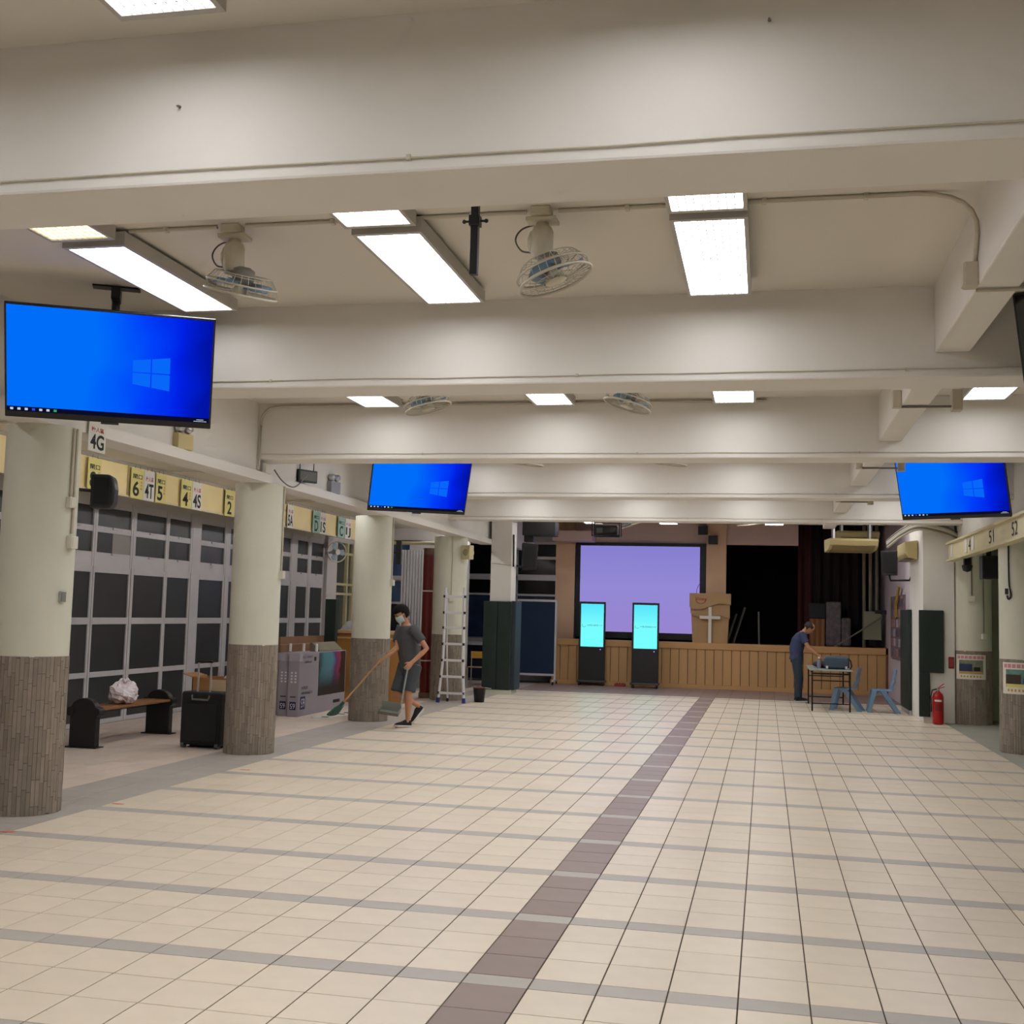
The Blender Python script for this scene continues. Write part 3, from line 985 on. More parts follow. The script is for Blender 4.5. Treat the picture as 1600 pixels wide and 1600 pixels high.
t = thing('wall_speaker', 'square cream wall loudspeaker high on the ladder column', 'loudspeaker', (-4.36, 16.78, 2.58), (0, 0, -.5))
MB().box(-.1, .1, -.06, .06, 0, .26).build('cabinet', M_CREAM2, t, bevel=.012)
MB().lathe([(.065, 0), (.06, .01), (.02, .005)], T=Matrix.Translation((0, -.06, .13)) @ Matrix.Rotation(PI / 2, 4, 'X')).build('cone', mat('speaker_cone', (150, 144, 112), .7), t)
MB().box(-.03, .03, .06, .14, .1, .16).build('bracket', M_CREAM2, t)
pipe('strip_fitting', [(-5.9, 16.95, 2.88), (-5.04, 16.95, 2.88)], .03, M_CREAM2, 'cream tube shaped fitting fixed to the ladder column', 'tube fitting', 10)
for yb in (6.2, 10.3, 14.3):
    pipe('ceiling_conduit', [(-6.9, yb, 3.40), (-4.75, yb, 3.40)], .014, M_CONDUIT, 'conduit across the corridor ceiling, %s' % {6.2: 'nearest', 10.3: 'middle', 14.3: 'farthest'}[yb])
    tag(MB().box(-5.0, -4.84, yb - .05, yb + .05, 3.34, 3.42).build('ceiling_box', M_WHITEP, bevel=.005), 'white box on the corridor ceiling conduit, %s' % {6.2: 'nearest', 10.3: 'middle', 14.3: 'farthest'}[yb], 'junction box')

# ------------------------------------------------------------------ bench with plastic bag
M_BENCHW = mat('bench_wood', (140, 96, 56), .5, var=.15, vscale=6, stretch=(4, .6, 4))
t = thing('bench', 'park style bench with wooden slats and black arched end supports', 'bench', (-6.46, 8.76, 0))
for yb in (-.83, .83):
    arch = [(-.16, 0), (.16, 0)] + [(.16 * math.cos(a), .42 + .13 * math.sin(a)) for a in [PI * k / 10 for k in range(11)]]
    e = MB().prism(arch, yb - .05, yb + .05).build('end_support', M_BLACK, t, bevel=.01)
    MB().box(-.2, .2, yb - .08, yb + .08, 0, .012).build('foot_plate', M_BLACKM, e)
    for xc in (.16, -.16):
        MB().cyl((xc, yb - .06, .40), (xc, yb + .06, .40), .05, n=14).build('seat_clamp', M_BLACK, e)
for x in (-.135, -.045, .045, .135):
    MB().box(x - .04, x + .04, -.78, .78, .405, .435).build('slat', M_BENCHW, t, bevel=.005)
MB().box(-.02, .02, -.78, .78, .37, .405).build('support_bar', M_BLACKM, t)
M_BAG = mat('pale_pink_plastic_bag', (232, 222, 226), .35, var=.04, vscale=8)
mb = MB()
n = 20
vs, fs = [], []
rb = random.Random(3)
for i in range(13):
    th = PI * i / 12
    for k in range(n):
        a = 2 * PI * k / n
        r = 1 + rb.uniform(-.13, .10) + .09 * math.sin(3 * a + 2 * th)
        rr = math.sin(th) ** .75
        z = .125 + .13 * math.cos(th) * (1 + .16 * math.sin(2 * a + .6)) + rb.uniform(-.012, .012)
        vs.append((.15 * rr * r * math.cos(a), .20 * rr * r * math.sin(a), max(0, z)))
for i in range(12):
    for k in range(n):
        fs.append((i * n + k, (i + 1) * n + k, (i + 1) * n + (k + 1) % n, i * n + (k + 1) % n))
t = thing('plastic_bag', 'pale pink crumpled plastic bag resting on the bench seat', 'bag', (-6.42, 8.66, .436))
MB().add(vs, fs, False).build('bag_body', M_BAG, t)
kn = MB()
for k in range(5):
    a = 2 * PI * k / 5
    kn.tube([(0, 0, .25), (.04 * math.cos(a), .05 * math.sin(a), .285), (.07 * math.cos(a + .4), .08 * math.sin(a + .4), .26)], [.025, .018, .008], 6)
kn.build('knot', M_BAG, t)

# ------------------------------------------------------------------ suitcase and carton
M_CLOTH = mat('black_suitcase_cloth', (26, 27, 26), .8, bump=.3, bscale=150)
t = thing('suitcase', 'black upright soft suitcase with its handle raised beside the second column', 'suitcase', (-5.27, 8.5, 0), (0, 0, -.05))
MB().box(-.255, .255, -.14, .14, .035, .635).build('body', M_CLOTH, t, bevel=.03, seg=3)
MB().box(-.215, .215, -.155, -.14, .08, .50).build('front_pocket', M_CLOTH, t, bevel=.012)
for x in (-.215, .215):
    w = MB().cyl((x - .018, -.11, .035), (x + .018, -.11, .035), .036, n=16).build('wheel', mat('grey_wheel', (90, 88, 84), .5), t)
    MB().box(x - .03, x + .03, -.13, .0, .03, .09).build('wheel_guard', M_BLACK, w)
MB().box(-.23, .23, .05, .12, 0, .035).build('stand', M_BLACK, t)
h = MB().box(-.1, .1, -.1, -.06, .965, .99).build('pull_handle', M_BLACK, t, bevel=.008)
for x in (-.08, .08):
    MB().box(x - .009, x + .009, -.088, -.072, .60, .97).build('handle_rod', M_STEEL, h)
MB().tube([(-.11, -.145, .60), (-.1, -.16, .55), (.1, -.16, .55), (.11, -.145, .60)], .012, 6).build('carry_loop', mat('grey_handle', (110, 108, 104), .5), t)
t = thing('carton', 'open brown cardboard carton behind the suitcase', 'box', (-5.75, 9.75, 0))
M_CARD = mat('brown_cardboard', (158, 112, 64), .8, var=.05)
MB().box(-.26, .26, -.2, -.19, 0, .72).box(-.26, .26, .19, .2, 0, .72).box(-.26, -.25, -.2, .2, 0, .72).box(.25, .26, -.2, .2, 0, .72).box(-.25, .25, -.19, .19, 0, .02).build('carton_body', M_CARD, t)
MB().box(-.02, .2, -.203, -.2, .5, .7).build('plastic_film', mat('clear_film', (190, 170, 140), .2, spec=.8), t)
for a, b in ((-.26, -.40), (.26, .36)):
    MB().prism([(a, .72), (b, .76), (b, .765), (a, .73)], -.2, .2).build('flap', M_CARD, t)
MB().ball((.2, -.1, .70), (.08, .09, .07), 10).build('white_packing', M_BAG, t)

# ------------------------------------------------------------------ television cartons
M_TVBOX = mat('lavender_grey_carton', (150, 143, 150), .6, var=.03, vscale=2)
M_NAVY = mat('navy_print', (34, 36, 78), .6)
M_WPRINT = mat('white_print', (214, 212, 218), .6)
m = bpy.data.materials.new('colour_smoke_picture')
m.use_nodes = True
nt = m.node_tree
bs = nt.nodes['Principled BSDF']
bs.inputs['Roughness'].default_value = .4
tc = nt.nodes.new('ShaderNodeTexCoord')
sp = nt.nodes.new('ShaderNodeSeparateXYZ')
nt.links.new(tc.outputs['Generated'], sp.inputs[0])
nz = nt.nodes.new('ShaderNodeTexNoise')
nz.inputs['Scale'].default_value = 2.2
nz.inputs['Detail'].default_value = 6
nt.links.new(tc.outputs['Generated'], nz.inputs['Vector'])
ad = nt.nodes.new('ShaderNodeMath')
ad.operation = 'MULTIPLY_ADD'
nt.links.new(nz.outputs[0], ad.inputs[0])
ad.inputs[1].default_value = .55
sh_ = nt.nodes.new('ShaderNodeMath')
sh_.operation = 'SUBTRACT'
nt.links.new(sp.outputs[1], sh_.inputs[0])
sh_.inputs[1].default_value = .1
nt.links.new(sh_.outputs[0], ad.inputs[2])
cr = nt.nodes.new('ShaderNodeValToRGB')
while len(cr.color_ramp.elements) < 6:
    cr.color_ramp.elements.new(.5)
for el, (p, c) in zip(cr.color_ramp.elements, ((.12, (14, 14, 18)), (.30, (62, 120, 130)), (.60, (70, 130, 150)), (.74, (90, 40, 110)), (.92, (150, 40, 70)), (1.0, (24, 14, 18)))):
    el.position = p
    el.color = lin(c) + (1,)
nt.links.new(ad.outputs[0], cr.inputs[0])
ms = nt.nodes.new('ShaderNodeMapRange')
ms.inputs[1].default_value = .18
ms.inputs[2].default_value = .6
nt.links.new(sp.outputs[2], ms.inputs[0])
mx = nt.nodes.new('ShaderNodeMix')
mx.data_type = 'RGBA'
mx.inputs[6].default_value = lin((22, 20, 20)) + (1,)
nt.links.new(ms.outputs[0], mx.inputs[0])
nt.links.new(cr.outputs[0], mx.inputs[7])
nt.links.new(mx.outputs[2], bs.inputs['Base Color'])
M_SMOKE = m
for k, (x, lab) in enumerate(((-5.87, 'front lavender television carton with a colour smoke picture'), (-6.05, 'second lavender television carton behind the picture carton'), (-6.24, 'third lavender television carton, farthest left'))):
    dy = (0, .05, .12)[k]
    t = thing('television_carton', lab, 'box', (x, 12.46 + dy, 0), group='television cartons')
    MB().box(-.085, .085, 0, 1.98, 0, .94 - .01 * k).build('carton_body', M_TVBOX, t, bevel=.006)
    MB().box(-.087, .087, -.003, .12, .82, .935 - .01 * k).build('tape', mat('clear_tape', (168, 162, 172), .3), t)
    MB().box(-.05, .05, -.003, 0, .10, .22).build('navy_label', M_NAVY, t)
    text('lettering', '65', .075, .075, M_WPRINT, t, (0, -.005, .155), (PI / 2, PI, 0))
    for r in range(4):
        for c in (-.03, .03):
            MB().box(c - .014, c + .014, -.003, 0, .50 + r * .045, .525 + r * .045).build('white_mark', M_WPRINT, t)
    MB().box(-.045, .045, -.003, 0, .285, .30).build('black_bar', M_INK, t)
    if k == 0:
        MB().box(.085, .087, .78, 1.95, .26, .93).build('printed_picture', M_SMOKE, t)
        MB().box(.085, .088, .08, .27, .1, .29).build('navy_label', M_NAVY, t)
        text('lettering', '65', .13, .13, M_WPRINT, t, (.089, .175, .195), (PI / 2, PI, PI / 2))
        text('lettering', 'ALUMINIUM BAR', .42, .04, M_INK, t, (.087, .33, .34), (PI / 2, PI, PI / 2))
        text('lettering', 'SERIES 8', .24, .045, M_INK, t, (.087, .23, .42), (PI / 2, PI, PI / 2))
        text('lettering', 'UHD TV', .4, .035, M_INK, t, (.087, .31, .88), (PI / 2, PI, PI / 2))
        text('lettering', 'SMART', .3, .03, M_INK, t, (.087, .33, .80), (PI / 2, PI, PI / 2))
        MB().box(.085, .087, .58, .66, .81, .87).build('black_mark', M_INK, t)
        MB().box(.085, .088, 1.45, 1.75, .11, .16).build('hand_hole', M_INK, t, bevel=.02)
for k, (x, y) in enumerate(((-6.16, 12.98), (-6.03, 13.2), (-5.85, 13.28))):
    tag(MB().cyl((x, y, .945), (x, y, 1.06), .022, .022, 14).cyl((x, y, 1.06), (x, y, 1.065), .022, .016, 14).build('foam_tube', M_PAPER),
        'white tube standing on the television cartons, %s one' % ('left', 'middle', 'right')[k], 'tube', 'white tubes')
t = thing('flat_cardboard', 'brown flattened cardboard sheet leaning behind the television cartons', 'cardboard', (-6.48, 14.4, 0), (0, -.06, 0))
M_CARD2 = mat('brown_flat_cardboard', (134, 98, 72), .8, var=.06)
MB().box(-.012, .012, -.95, .95, 0, 1.15).build('sheet', M_CARD2, t)
MB().box(.012, .016, -.95, .95, 1.02, 1.03).build('crease', mat('cardboard_crease', (176, 140, 110), .8), t)
t = thing('open_carton_flap', 'grey green carton flap folded open on top of the cartons', 'cardboard', (-5.9, 13.9, .94), (0, 0, .0))
MB().prism([(-.09, 0), (-.09, .13), (-.06, .14), (.07, .02), (.07, 0)], -.55, .45).build('flap', mat('grey_green_card', (118, 112, 92), .8, var=.06), t)
t = thing('paper_scrap', 'white torn paper scraps with dark marks on the floor by the cartons', 'paper', (-5.3, 12.75, 0.001), (0, 0, .1))
MB().prism([(-.25, -.3), (-.05, -.25), (.06, .1), (.1, .8), (-.05, .82), (-.15, .2)], 0, .012, 'z').build('sheet', M_PAPER, t)
for q in ((-.1, -.2), (.0, .35), (.03, .6)):
    MB().box(q[0] - .05, q[0] + .05, q[1] - .04, q[1] + .04, .012, .016).build('dark_mark', M_INK, t)

# wooden counter, bent person in white behind it, dark green panel, red pipe, corrugated sheet
M_TANW = mat('tan_counter_wood', (170, 118, 58), .5, var=.08, vscale=3, stretch=(1, 1, .2))
t = thing('counter', 'tan wooden counter with a pale top behind the third column', 'counter', (-5.75, 15.75, 0))
MB().box(-.62, .6, -.25, .25, 0, 1.19).build('carcass', M_TANW, t)
MB().box(-.65, .63, -.28, .28, 1.19, 1.25).build('counter_top', mat('pale_counter_top', (190, 158, 118), .5), t, bevel=.008)
MB().box(-.6, .58, -.262, -.25, 1.10, 1.13).build('edge_strip', mat('pale_edge_strip', (206, 170, 120), .5), t)
t = thing('green_panel', 'tall dark green padded panel left of the wooden counter', 'panel', (-6.30, 15.05, 0))
MB().box(-.10, .10, -.06, .06, 0, 1.78).build('pad', M_GREEN, t, bevel=.01)
MB().box(-.09, .09, -.065, -.06, .03, 1.75).build('pad_face', M_GREEN, t)
t = thing('standpipe', 'thick dark red vertical pipe between the columns', 'pipe', (-5.22, 17.2, 0))
MB().cyl((0, 0, .08), (0, 0, 2.68), .10, n=24).build('pipe', mat('dark_red_pipe_paint', (106, 24, 20), .45, var=.06), t)
MB().cyl((0, 0, 0), (0, 0, .1), .115, n=24).build('base_collar', mat('rusty_collar', (120, 96, 76), .6), t)
MB().cyl((0, 0, 2.66), (0, 0, 2.80), .10, n=24).build('top_collar', mat('brown_collar', (104, 80, 60), .6), t)
for z in (.68, 1.98):
    MB().cyl((0, 0, z), (0, 0, z + .025), .104, n=24).build('clamp_band', M_WHITEP, t)
M_CORR = mat('grey_white_corrugated', (196, 194, 196), .5)
t = thing('folding_screen', 'pale corrugated folding screen left of the red pipe', 'screen', (-6.02, 19.0, 0))
for k in range(9):
    x0 = -.30 + k * .062
    MB().prism([(x0, -.02), (x0 + .031, .03), (x0 + .062, -.02), (x0 + .062, -.008), (x0 + .031, .042), (x0, -.008)], 0.9, 2.86, 'z').build('fold', M_CORR, t)
MB().box(-.32, .3, -.04, .06, .05, .9).build('lower_panel', mat('grey_green_glass', (126, 132, 124), .3), t)
MB().box(-.32, .3, -.05, .07, 0, .05).build('floor_track', M_ALU, t)

# ------------------------------------------------------------------ back wall, stage and proscenium
M_PINK = mat('pinkish_wall_paint', (228, 192, 158), 0.7, var=0.04, vscale=2)
M_SCREENLIT = mat('screen_tinted_wall', (214, 188, 180), 0.7, var=0.03)  # mauve screen light on the peach wall, put into its base colour
M_OAK = mat('stage_oak', (198, 156, 104), .5, var=.08, vscale=2.5, stretch=(3, 3, .25), tint=.06)
M_OAK2 = mat('stage_oak_rail', (200, 156, 102), .45, var=.06, vscale=2.5, stretch=(.3, 3, 3))
M_DARK = mat('stage_black_paint', (14, 14, 15), .9)
SY = 23.35
# back wall left of the stage, with dark windows
t = thing('wall_back_left', 'back wall with dark windows left of the stage', 'wall', (0, 23.8, 0), kind='structure')
MB().box(-7.9, -3.95, .05, .2, 0, 1.0).box(-7.9, -3.95, .05, .2, 3.32, CE).box(-7.9, -6.3, .05, .2, 1.0, 3.32).build('wall_body', mat('grey_back_wall', (150, 150, 152), .7), t)
for (x0, x1) in ((-6.3, -5.45), (-5.4, -4.95), (-4.9, -3.97)):
    for z0, z1, mm in ((1.02, 2.06, mat('navy_lit_glass', (34, 48, 76), .25, var=.3, vscale=3)), (2.08, 2.42, M_DKW), (2.56, 3.30, M_DKW)):
        MB().box(x0, x1, .10, .12, z0, z1).build('pane', mm, t)
MB().box(-6.3, -3.95, .03, .10, 2.42, 2.56).build('window_transom', M_ALU, t)
MB().box(-6.3, -3.95, .03, .10, 2.04, 2.09).build('window_rail', M_ALU, t)
MB().box(-6.3, -3.95, .03, .10, 3.30, 3.36).build('window_head', M_ALU, t)
MB().box(-4.45, -3.97, .02, .06, 2.93, 3.0).build('blind_slat', M_ALU, t)
for x in (-5.43, -4.93):
    MB().box(x - .025, x + .025, .03, .10, 1.0, 3.32).build('mullion', M_ALU, t)
# stage
st = thing('stage', 'oak fronted stage platform across the far end', 'stage', (0, SY, 0), kind='structure')
MB().box(-3.95, 3.66, .04, 5.0, 0, 1.02).build('platform', M_DARK, st)
MB().box(-3.95, 3.68, -.03, .3, .90, 1.05).build('top_rail', M_OAK2, st, bevel=.008)
MB().box(-3.95, 3.66, -.02, .04, 0, .09).build('base_rail', M_OAK2, st)
npk = 38
pw = (3.64 + 3.93) / npk
pk = MB().box(-pw / 2 + .005, pw / 2 - .005, 0, .04, .09, .90).mesh('plank', M_OAK)
for k in range(npk):
    link('plank', pk, st, (-3.93 + pw * (k + .5), -.004 * (k % 4 == 0), 0), bevel=.004, seg=1)
MB().box(3.63, 3.68, -.03, .6, 0, 1.05).build('end_panel', mat('red_brown_end_wood', (116, 66, 38), .5), st)
tag(MB().box(-4.0, 3.8, SY + 5.0, SY + 5.1, 0, CE).build('wall_back', M_DARK), 'black wall at the back of the stage', 'wall', kind='structure')
tag(MB().box(-4.05, -3.98, 24.0, SY + 5.0, 0, CE).build('wall_stage_left', M_DARK), 'black side wall of the stage on the left', 'wall', kind='structure')
tag(MB().box(-4.0, 5.4, 24.2, SY + 5.1, CE, CE + .1).build('ceiling_stage', M_DARK), 'dark ceiling above the stage', 'ceiling', kind='structure')
tag(MB().box(-3.97, -3.50, 23.85, 24.15, 0, CE).build('wall_pier_left', M_PINK), 'peach pier left of the projection screen', 'pier', kind='structure')
tag(MB().box(-.37, .09, 23.85, 24.15, 1.02, CE).build('wall_pier_middle', M_PINK), 'peach pier between the projection screen and the dark opening', 'pier', kind='structure')
tag(MB().box(-3.5, 1.74, 23.95, 24.15, 3.36, CE).build('wall_stage_header', M_SCREENLIT), 'wall band with mauve screen light in its colour above the projection screen', 'wall', kind='structure')
tag(MB().box(-3.95, -3.0, 23.2, 23.95, 3.36, 3.6).build('trim_2', M_SCREENLIT), 'soffit box with mauve screen light in its colour above the left peach pier', 'soffit', kind='structure')
# projection screen
sc_ = thing('projection_screen', 'wide lavender lit projection screen with a black border', 'screen', (-1.92, 23.88, 1.09))
MB().box(-1.56, 1.56, 0, .04, 0, 2.28).build('black_border', M_BLACK, sc_)
M_LAV = glow_ramp('lavender_projection_glow', [(0, (158, 138, 216)), (.55, (152, 142, 220)), (1, (140, 132, 214))], 2, .1, 2.2, .92)  # projector light given as the screen's own glow
MB().add([(-1.45, -.003, .15), (1.40, -.003, .15), (1.40, -.003, 2.20), (-1.45, -.003, 2.20)], [(0, 1, 2, 3)]).build('picture_area', M_LAV, sc_)
MB().box(-1.56, 1.56, -.02, .06, 2.2, 2.28).build('roller_case', M_BLACK, sc_)
MB().box(-1.62, -1.57, -.01, .03, .0, 2.2).build('side_tube', mat('purple_tube', (70, 50, 84), .5), sc_)

# kiosk displays
M_CYAN = glow_ramp('cyan_display', [(0, (118, 255, 255)), (.5, (120, 252, 255)), (1, (86, 226, 250))], 2, .9, 1.9, 1.0)
M_GREYTX = glow('grey_display_print', lin((66, 120, 140)), 1.0)
for k, (x, y, lab) in enumerate(((-2.93, 23.02, 'tall black kiosk display with a cyan screen, left one'), (-1.66, 22.7, 'tall black kiosk display with a cyan screen, right one'))):
    t = thing('kiosk_display', lab, 'display', (x, y, 0), (0, 0, .04), group='kiosk displays')
    MB().box(-.305, .305, 0, .09, .10, 1.93).build('cabinet', mat('kiosk_black', (22, 23, 24), .4), t, bevel=.01)
    MB().add([(-.265, -.003, .89), (.265, -.003, .89), (.265, -.003, 1.88), (-.265, -.003, 1.88)], [(0, 1, 2, 3)]).build('screen', M_CYAN, t)
    text('lettering', '中華基督教會小學', .36, .035, M_GREYTX, t, (.06, -.006, 1.385), FRONT)
    MB().tube([(-.19 + .045 * math.cos(a), -.006, 1.385 + .04 * math.sin(a)) for a in [PI * .75 + PI * 1.1 * i / 8 for i in range(9)]], .004, 4).build('emblem', M_GREYTX, t)
    MB().cyl((.2, -.004, .83), (.2, -.01, .83), .012, n=10).build('power_light', glow('blue_led', (.15, .2, 1), 2.5), t)
    MB().box(-.33, .33, -.14, .22, .075, .12).build('base_plate', mat('kiosk_base', (60, 60, 62), .5), t, bevel=.01)
    for sx_ in (-.27, .27):
        for sy_ in (-.09, .17):
            MB().cyl((sx_ - .02, sy_, .038), (sx_ + .02, sy_, .038), .038, n=14).build('castor', M_BLACK, t)
t = thing('power_strip', 'small red extension reel on the floor between the kiosks', 'power strip', (-2.27, 23.1, 0))
MB().box(-.13, .13, -.06, .06, 0, .06).build('body', mat('red_plastic', (150, 40, 34), .5), t, bevel=.01)
for x in (-.07, 0, .07):
    MB().box(x - .02, x + .02, -.03, .03, .06, .075).build('plug', M_BLACK, t)

# lectern
M_LECT = mat('lectern_oak', (176, 142, 98), .5, var=.06, vscale=3, stretch=(2, 2, .3))
le = thing('lectern', 'oak lectern with wave cut layers and a white cross on the stage edge', 'lectern', (-.25, 23.5, 1.05))


def wave(x, a, b, n=14):
    return [(x[0] + (x[1] - x[0]) * i / n, a + (b - a) * i / n + .05 * math.sin(2 * PI * i / n + PI)) for i in range(n + 1)]


MB().prism([(-.40, 0), (.40, 0), (.43, .6), (.44, .95), (-.44, .95), (-.43, .6)], 0, .33).build('body', M_LECT, le)
w2 = wave((-.45, .45), .66, .56)
MB().prism([(-.45, .95), (-.45, .68)] + w2[1:-1] + [(.45, .56), (.45, .95)], -.06, 0).build('middle_wave_board', M_LECT, le)
w1 = wave((-.47, .47), .80, .88)
MB().prism([(-.47, 1.14), (-.47, .82)] + w1[1:-1] + [(.47, .88), (.47, 1.14)], -.12, .33).build('top_wave_board', mat('lectern_oak_top', (180, 146, 102), .5, var=.05, vscale=3), le)
cw = mat('white_cross_paint', (226, 220, 206), .5)
MB().box(-.035, .035, -.10, -.075, .0, .83).build('cross_upright', cw, le)
MB().box(-.235, .235, -.105, -.075, .55, .62).build('cross_arm', cw, le)
M_EMB = mat('red_emblem', (170, 60, 44), .5)
MB().tube([(-.21 + .12 * math.cos(a), -.125, 1.0 + .10 * math.sin(a)) for a in [PI + PI * i / 10 for i in range(11)]], .006, 5).build('emblem_arc', M_EMB, le)
text('emblem_lettering', 'Viney', .26, .10, M_EMB, le, (-.21, -.124, 1.0), FRONT, bold=.02)
MB().tube([(-.32, .1, 1.14), (-.32, .1, 1.22), (-.28, .06, 1.32), (-.2, .0, 1.40)], .006, 6).build('microphone', M_BLACK, le)

# stage curtain, stage clutter
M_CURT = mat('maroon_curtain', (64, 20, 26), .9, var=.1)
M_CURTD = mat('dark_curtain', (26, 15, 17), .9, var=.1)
t = thing('stage_curtain', 'gathered dark maroon curtain hanging on the right of the stage', 'curtain', (1.74, 24.3, 1.03))
for k in range(14):
    x0 = k * .108
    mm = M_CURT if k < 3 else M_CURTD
    prof = [(x0 + .108 * i / 8, .06 * math.sin(PI * i / 8) * (1 if k % 2 else -1)) for i in range(9)]
    prof2 = [(x, y + .02) for x, y in reversed(prof)]
    MB().prism(prof + prof2, 0, CE - 1.03, 'z').build('curtain_fold', mm, t)
t = thing('wooden_crate', 'wooden crate with a dark cover standing on the stage', 'crate', (2.17, 23.95, 1.05))
MB().box(-.17, .17, -.12, .12, 0, .62).build('crate_body', mat('stage_crate_wood', (116, 74, 40), .7, var=.2, vscale=8, stretch=(4, 4, .4)), t)
for x in (-.12, 0, .12):
    MB().box(x - .03, x + .03, -.135, -.12, 0, .62).build('slat', mat('stage_crate_slat', (140, 92, 50), .7, var=.1), t)
MB().box(-.19, .19, -.14, .14, .62, .98).build('dark_cover', mat('dark_cover_cloth', (34, 38, 40), .8), t, bevel=.04, seg=3)
M_WRAP = mat('plastic_wrapped_grey', (92, 84, 88), .25, var=.3, vscale=7, bump=.6, bscale=14)
t = thing('wrapped_stack', 'plastic wrapped stack of grey boxes on the stage', 'boxes', (2.58, 23.95, 1.05))
MB().box(-.22, .12, -.13, .13, 0, 1.02).build('tall_bundle', M_WRAP, t, bevel=.03)
MB().box(.12, .34, -.13, .13, 0, .66).build('short_bundle', M_WRAP, t, bevel=.05)
for k, (x0, x1, h) in enumerate(((.1, .32, .72), (.25, .52, .88), (.86, .84, .78))):
    tag(MB().bar((x0, 24.5, 1.02), (x1, 24.7, 1.02 + h), .04).build('leaning_pole', mat('grey_pole', (120, 118, 112), .6)), 'grey pole leaning in the dark stage opening, %s one' % ('left', 'middle', 'right')[k], 'pole', 'stage poles')
t = thing('handrail', 'sloping grey handrail at the right end of the stage', 'handrail', (0, 0, 0))
MB().tube([(2.55, 23.5, 1.06), (2.6, 23.55, 1.08), (3.58, 23.6, 1.75)], .018, 8).build('rail', mat('grey_rail', (112, 108, 98), .5), t)
MB().cyl((2.55, 23.5, 1.05), (2.55, 23.5, 1.07), .03, n=10).build('rail_foot', M_STEEL, t)
# pink side wall right of the stage with boards, pipes, boxes
tag(MB().box(3.68, 3.8, 18.3, SY + 5.0, 0, CE).build('wall_right_far', mat('lilac_side_wall', (206, 194, 200), .7, var=.03)), 'pale lilac side wall beside the stage end', 'wall', kind='structure')
for k, x in enumerate((3.22, 3.36, 3.5)):
    pipe('vertical_pipe', [(x, 24.05, 1.88 if k else 1.05), (x, 24.05, CE)], .04, mat('olive_grey_pipe', (128, 122, 104), .6), 'olive grey vertical pipe beside the curtain, %s one' % ('left', 'middle', 'right')[k], 'pipe', 12, 'stage pipes')
t = thing('electric_cabinet', 'olive grey electric cabinet beside the stage curtain', 'cabinet', (3.38, 23.75, 1.22))
MB().box(-.2, .2, 0, .16, 0, .65).build('cabinet_body', mat('olive_cabinet', (134, 132, 108), .6), t, bevel=.01)
MB().box(-.18, .18, -.012, 0, .02, .63).build('cabinet_door', mat('olive_cabinet_door', (140, 138, 114), .6), t)
MB().box(.05, .32, -.06, .04, .6, .68).build('top_box', M_BLACK, t)
t = thing('photo_board', 'tall mauve board covered in small photographs on the side wall', 'board', (3.675, 21.2, .88))
MB().box(-.03, 0, -1.25, 1.25, 0, 1.3).build('backing', mat('mauve_board', (130, 104, 110), .7), t)
for r in range(6):
    for c in range(5):
        q = rnd.choice([(170, 160, 170), (120, 110, 120), (150, 120, 110), (90, 80, 96)])
        MB().box(-.036, -.03, -1.15 + c * .47, -.78 + c * .47, .06 + r * .2, .22 + r * .2).build('photograph', mat('photo_%d_%d_%d' % q, q, .5, var=.3, vscale=9), t)
t = thing('paper_ornament', 'gold yellow paper ornament above the photo board', 'ornament', (3.60, 21.0, 1.95))
MB().prism([(-.6, .38), (-.4, .42), (.25, .05), (.2, -.25), (0, -.2), (.0, .02)], 0, .03, 'x').build('gold_strip', mat('gold_paper', (176, 140, 56), .5), t)
# projector and the black projector box
t = thing('projector', 'black caged projector hanging before the stage', 'projector', (-1.85, 17.2, 3.09))
fr = MB()
for x in (-.25, .25):
    for y in (-.15, .15):
        fr.bar((x, y, -.02), (x, y, .24), .018)
for z in (-.02, .24):
    for x in (-.25, .25):
        fr.bar((x, -.16, z), (x, .16, z), .018)
    for y in (-.15, .15):
        fr.bar((-.26, y, z), (.26, y, z), .018)
fr.bar((0, .15, .24), (0, .15, CE - 3.09), .04)
fr.bar((-.26, .15, .24), (.26, .15, .24), .03)
fr.build('cage', M_BLACKM, t)
MB().box(-.21, .21, -.13, .13, -.01, .17).build('body', M_BLACK, t, bevel=.02)
MB().cyl((.12, -.13, .08), (.12, -.16, .08), .05, n=16).build('lens', mat('lens_glass', (60, 62, 66), .1), t)
MB().box(-.17, -.06, -.135, -.13, .03, .12).build('vent', mat('grey_vent', (84, 84, 86), .6), t)
t = thing('projector_box', 'black projector box with a white plate under the beam, left of the caged projector', 'projector', (-3.27, 18.15, 3.12))
MB().box(-.32, .32, -.2, .2, 0, .27).build('body', M_BLACK, t, bevel=.01)
MB().box(-.3, -.12, -.1, .1, -.12, 0).build('camera_pod', M_BLACK, t)
MB().box(-.55, -.2, -.2, .2, .27, .3).build('white_plate', M_ALU, t)
MB().bar((0, 0, .27), (0, 0, CE - 3.12), .05).build('drop_rod', M_BLACKM, t)
for k, (x, z) in enumerate(((-.45, 3.60), (-.21, 3.38))):
    t = thing('spot_lamp', 'small black spot lamp on the peach pier, %s one' % ('upper', 'lower')[k], 'lamp', (x, 23.72, z), group='stage spot lamps')
    MB().box(-.11, .11, -.05, .06, -.03, .17).build('housing', M_BLACK, t, bevel=.01)
    MB().box(-.085, .085, -.055, -.05, -.01, .15).build('glass', mat('dark_lamp_glass', (40, 40, 42), .2), t)
    MB().bar((0, .06, .07), (0, .22, .07), .03).build('arm', M_BLACKM, t)

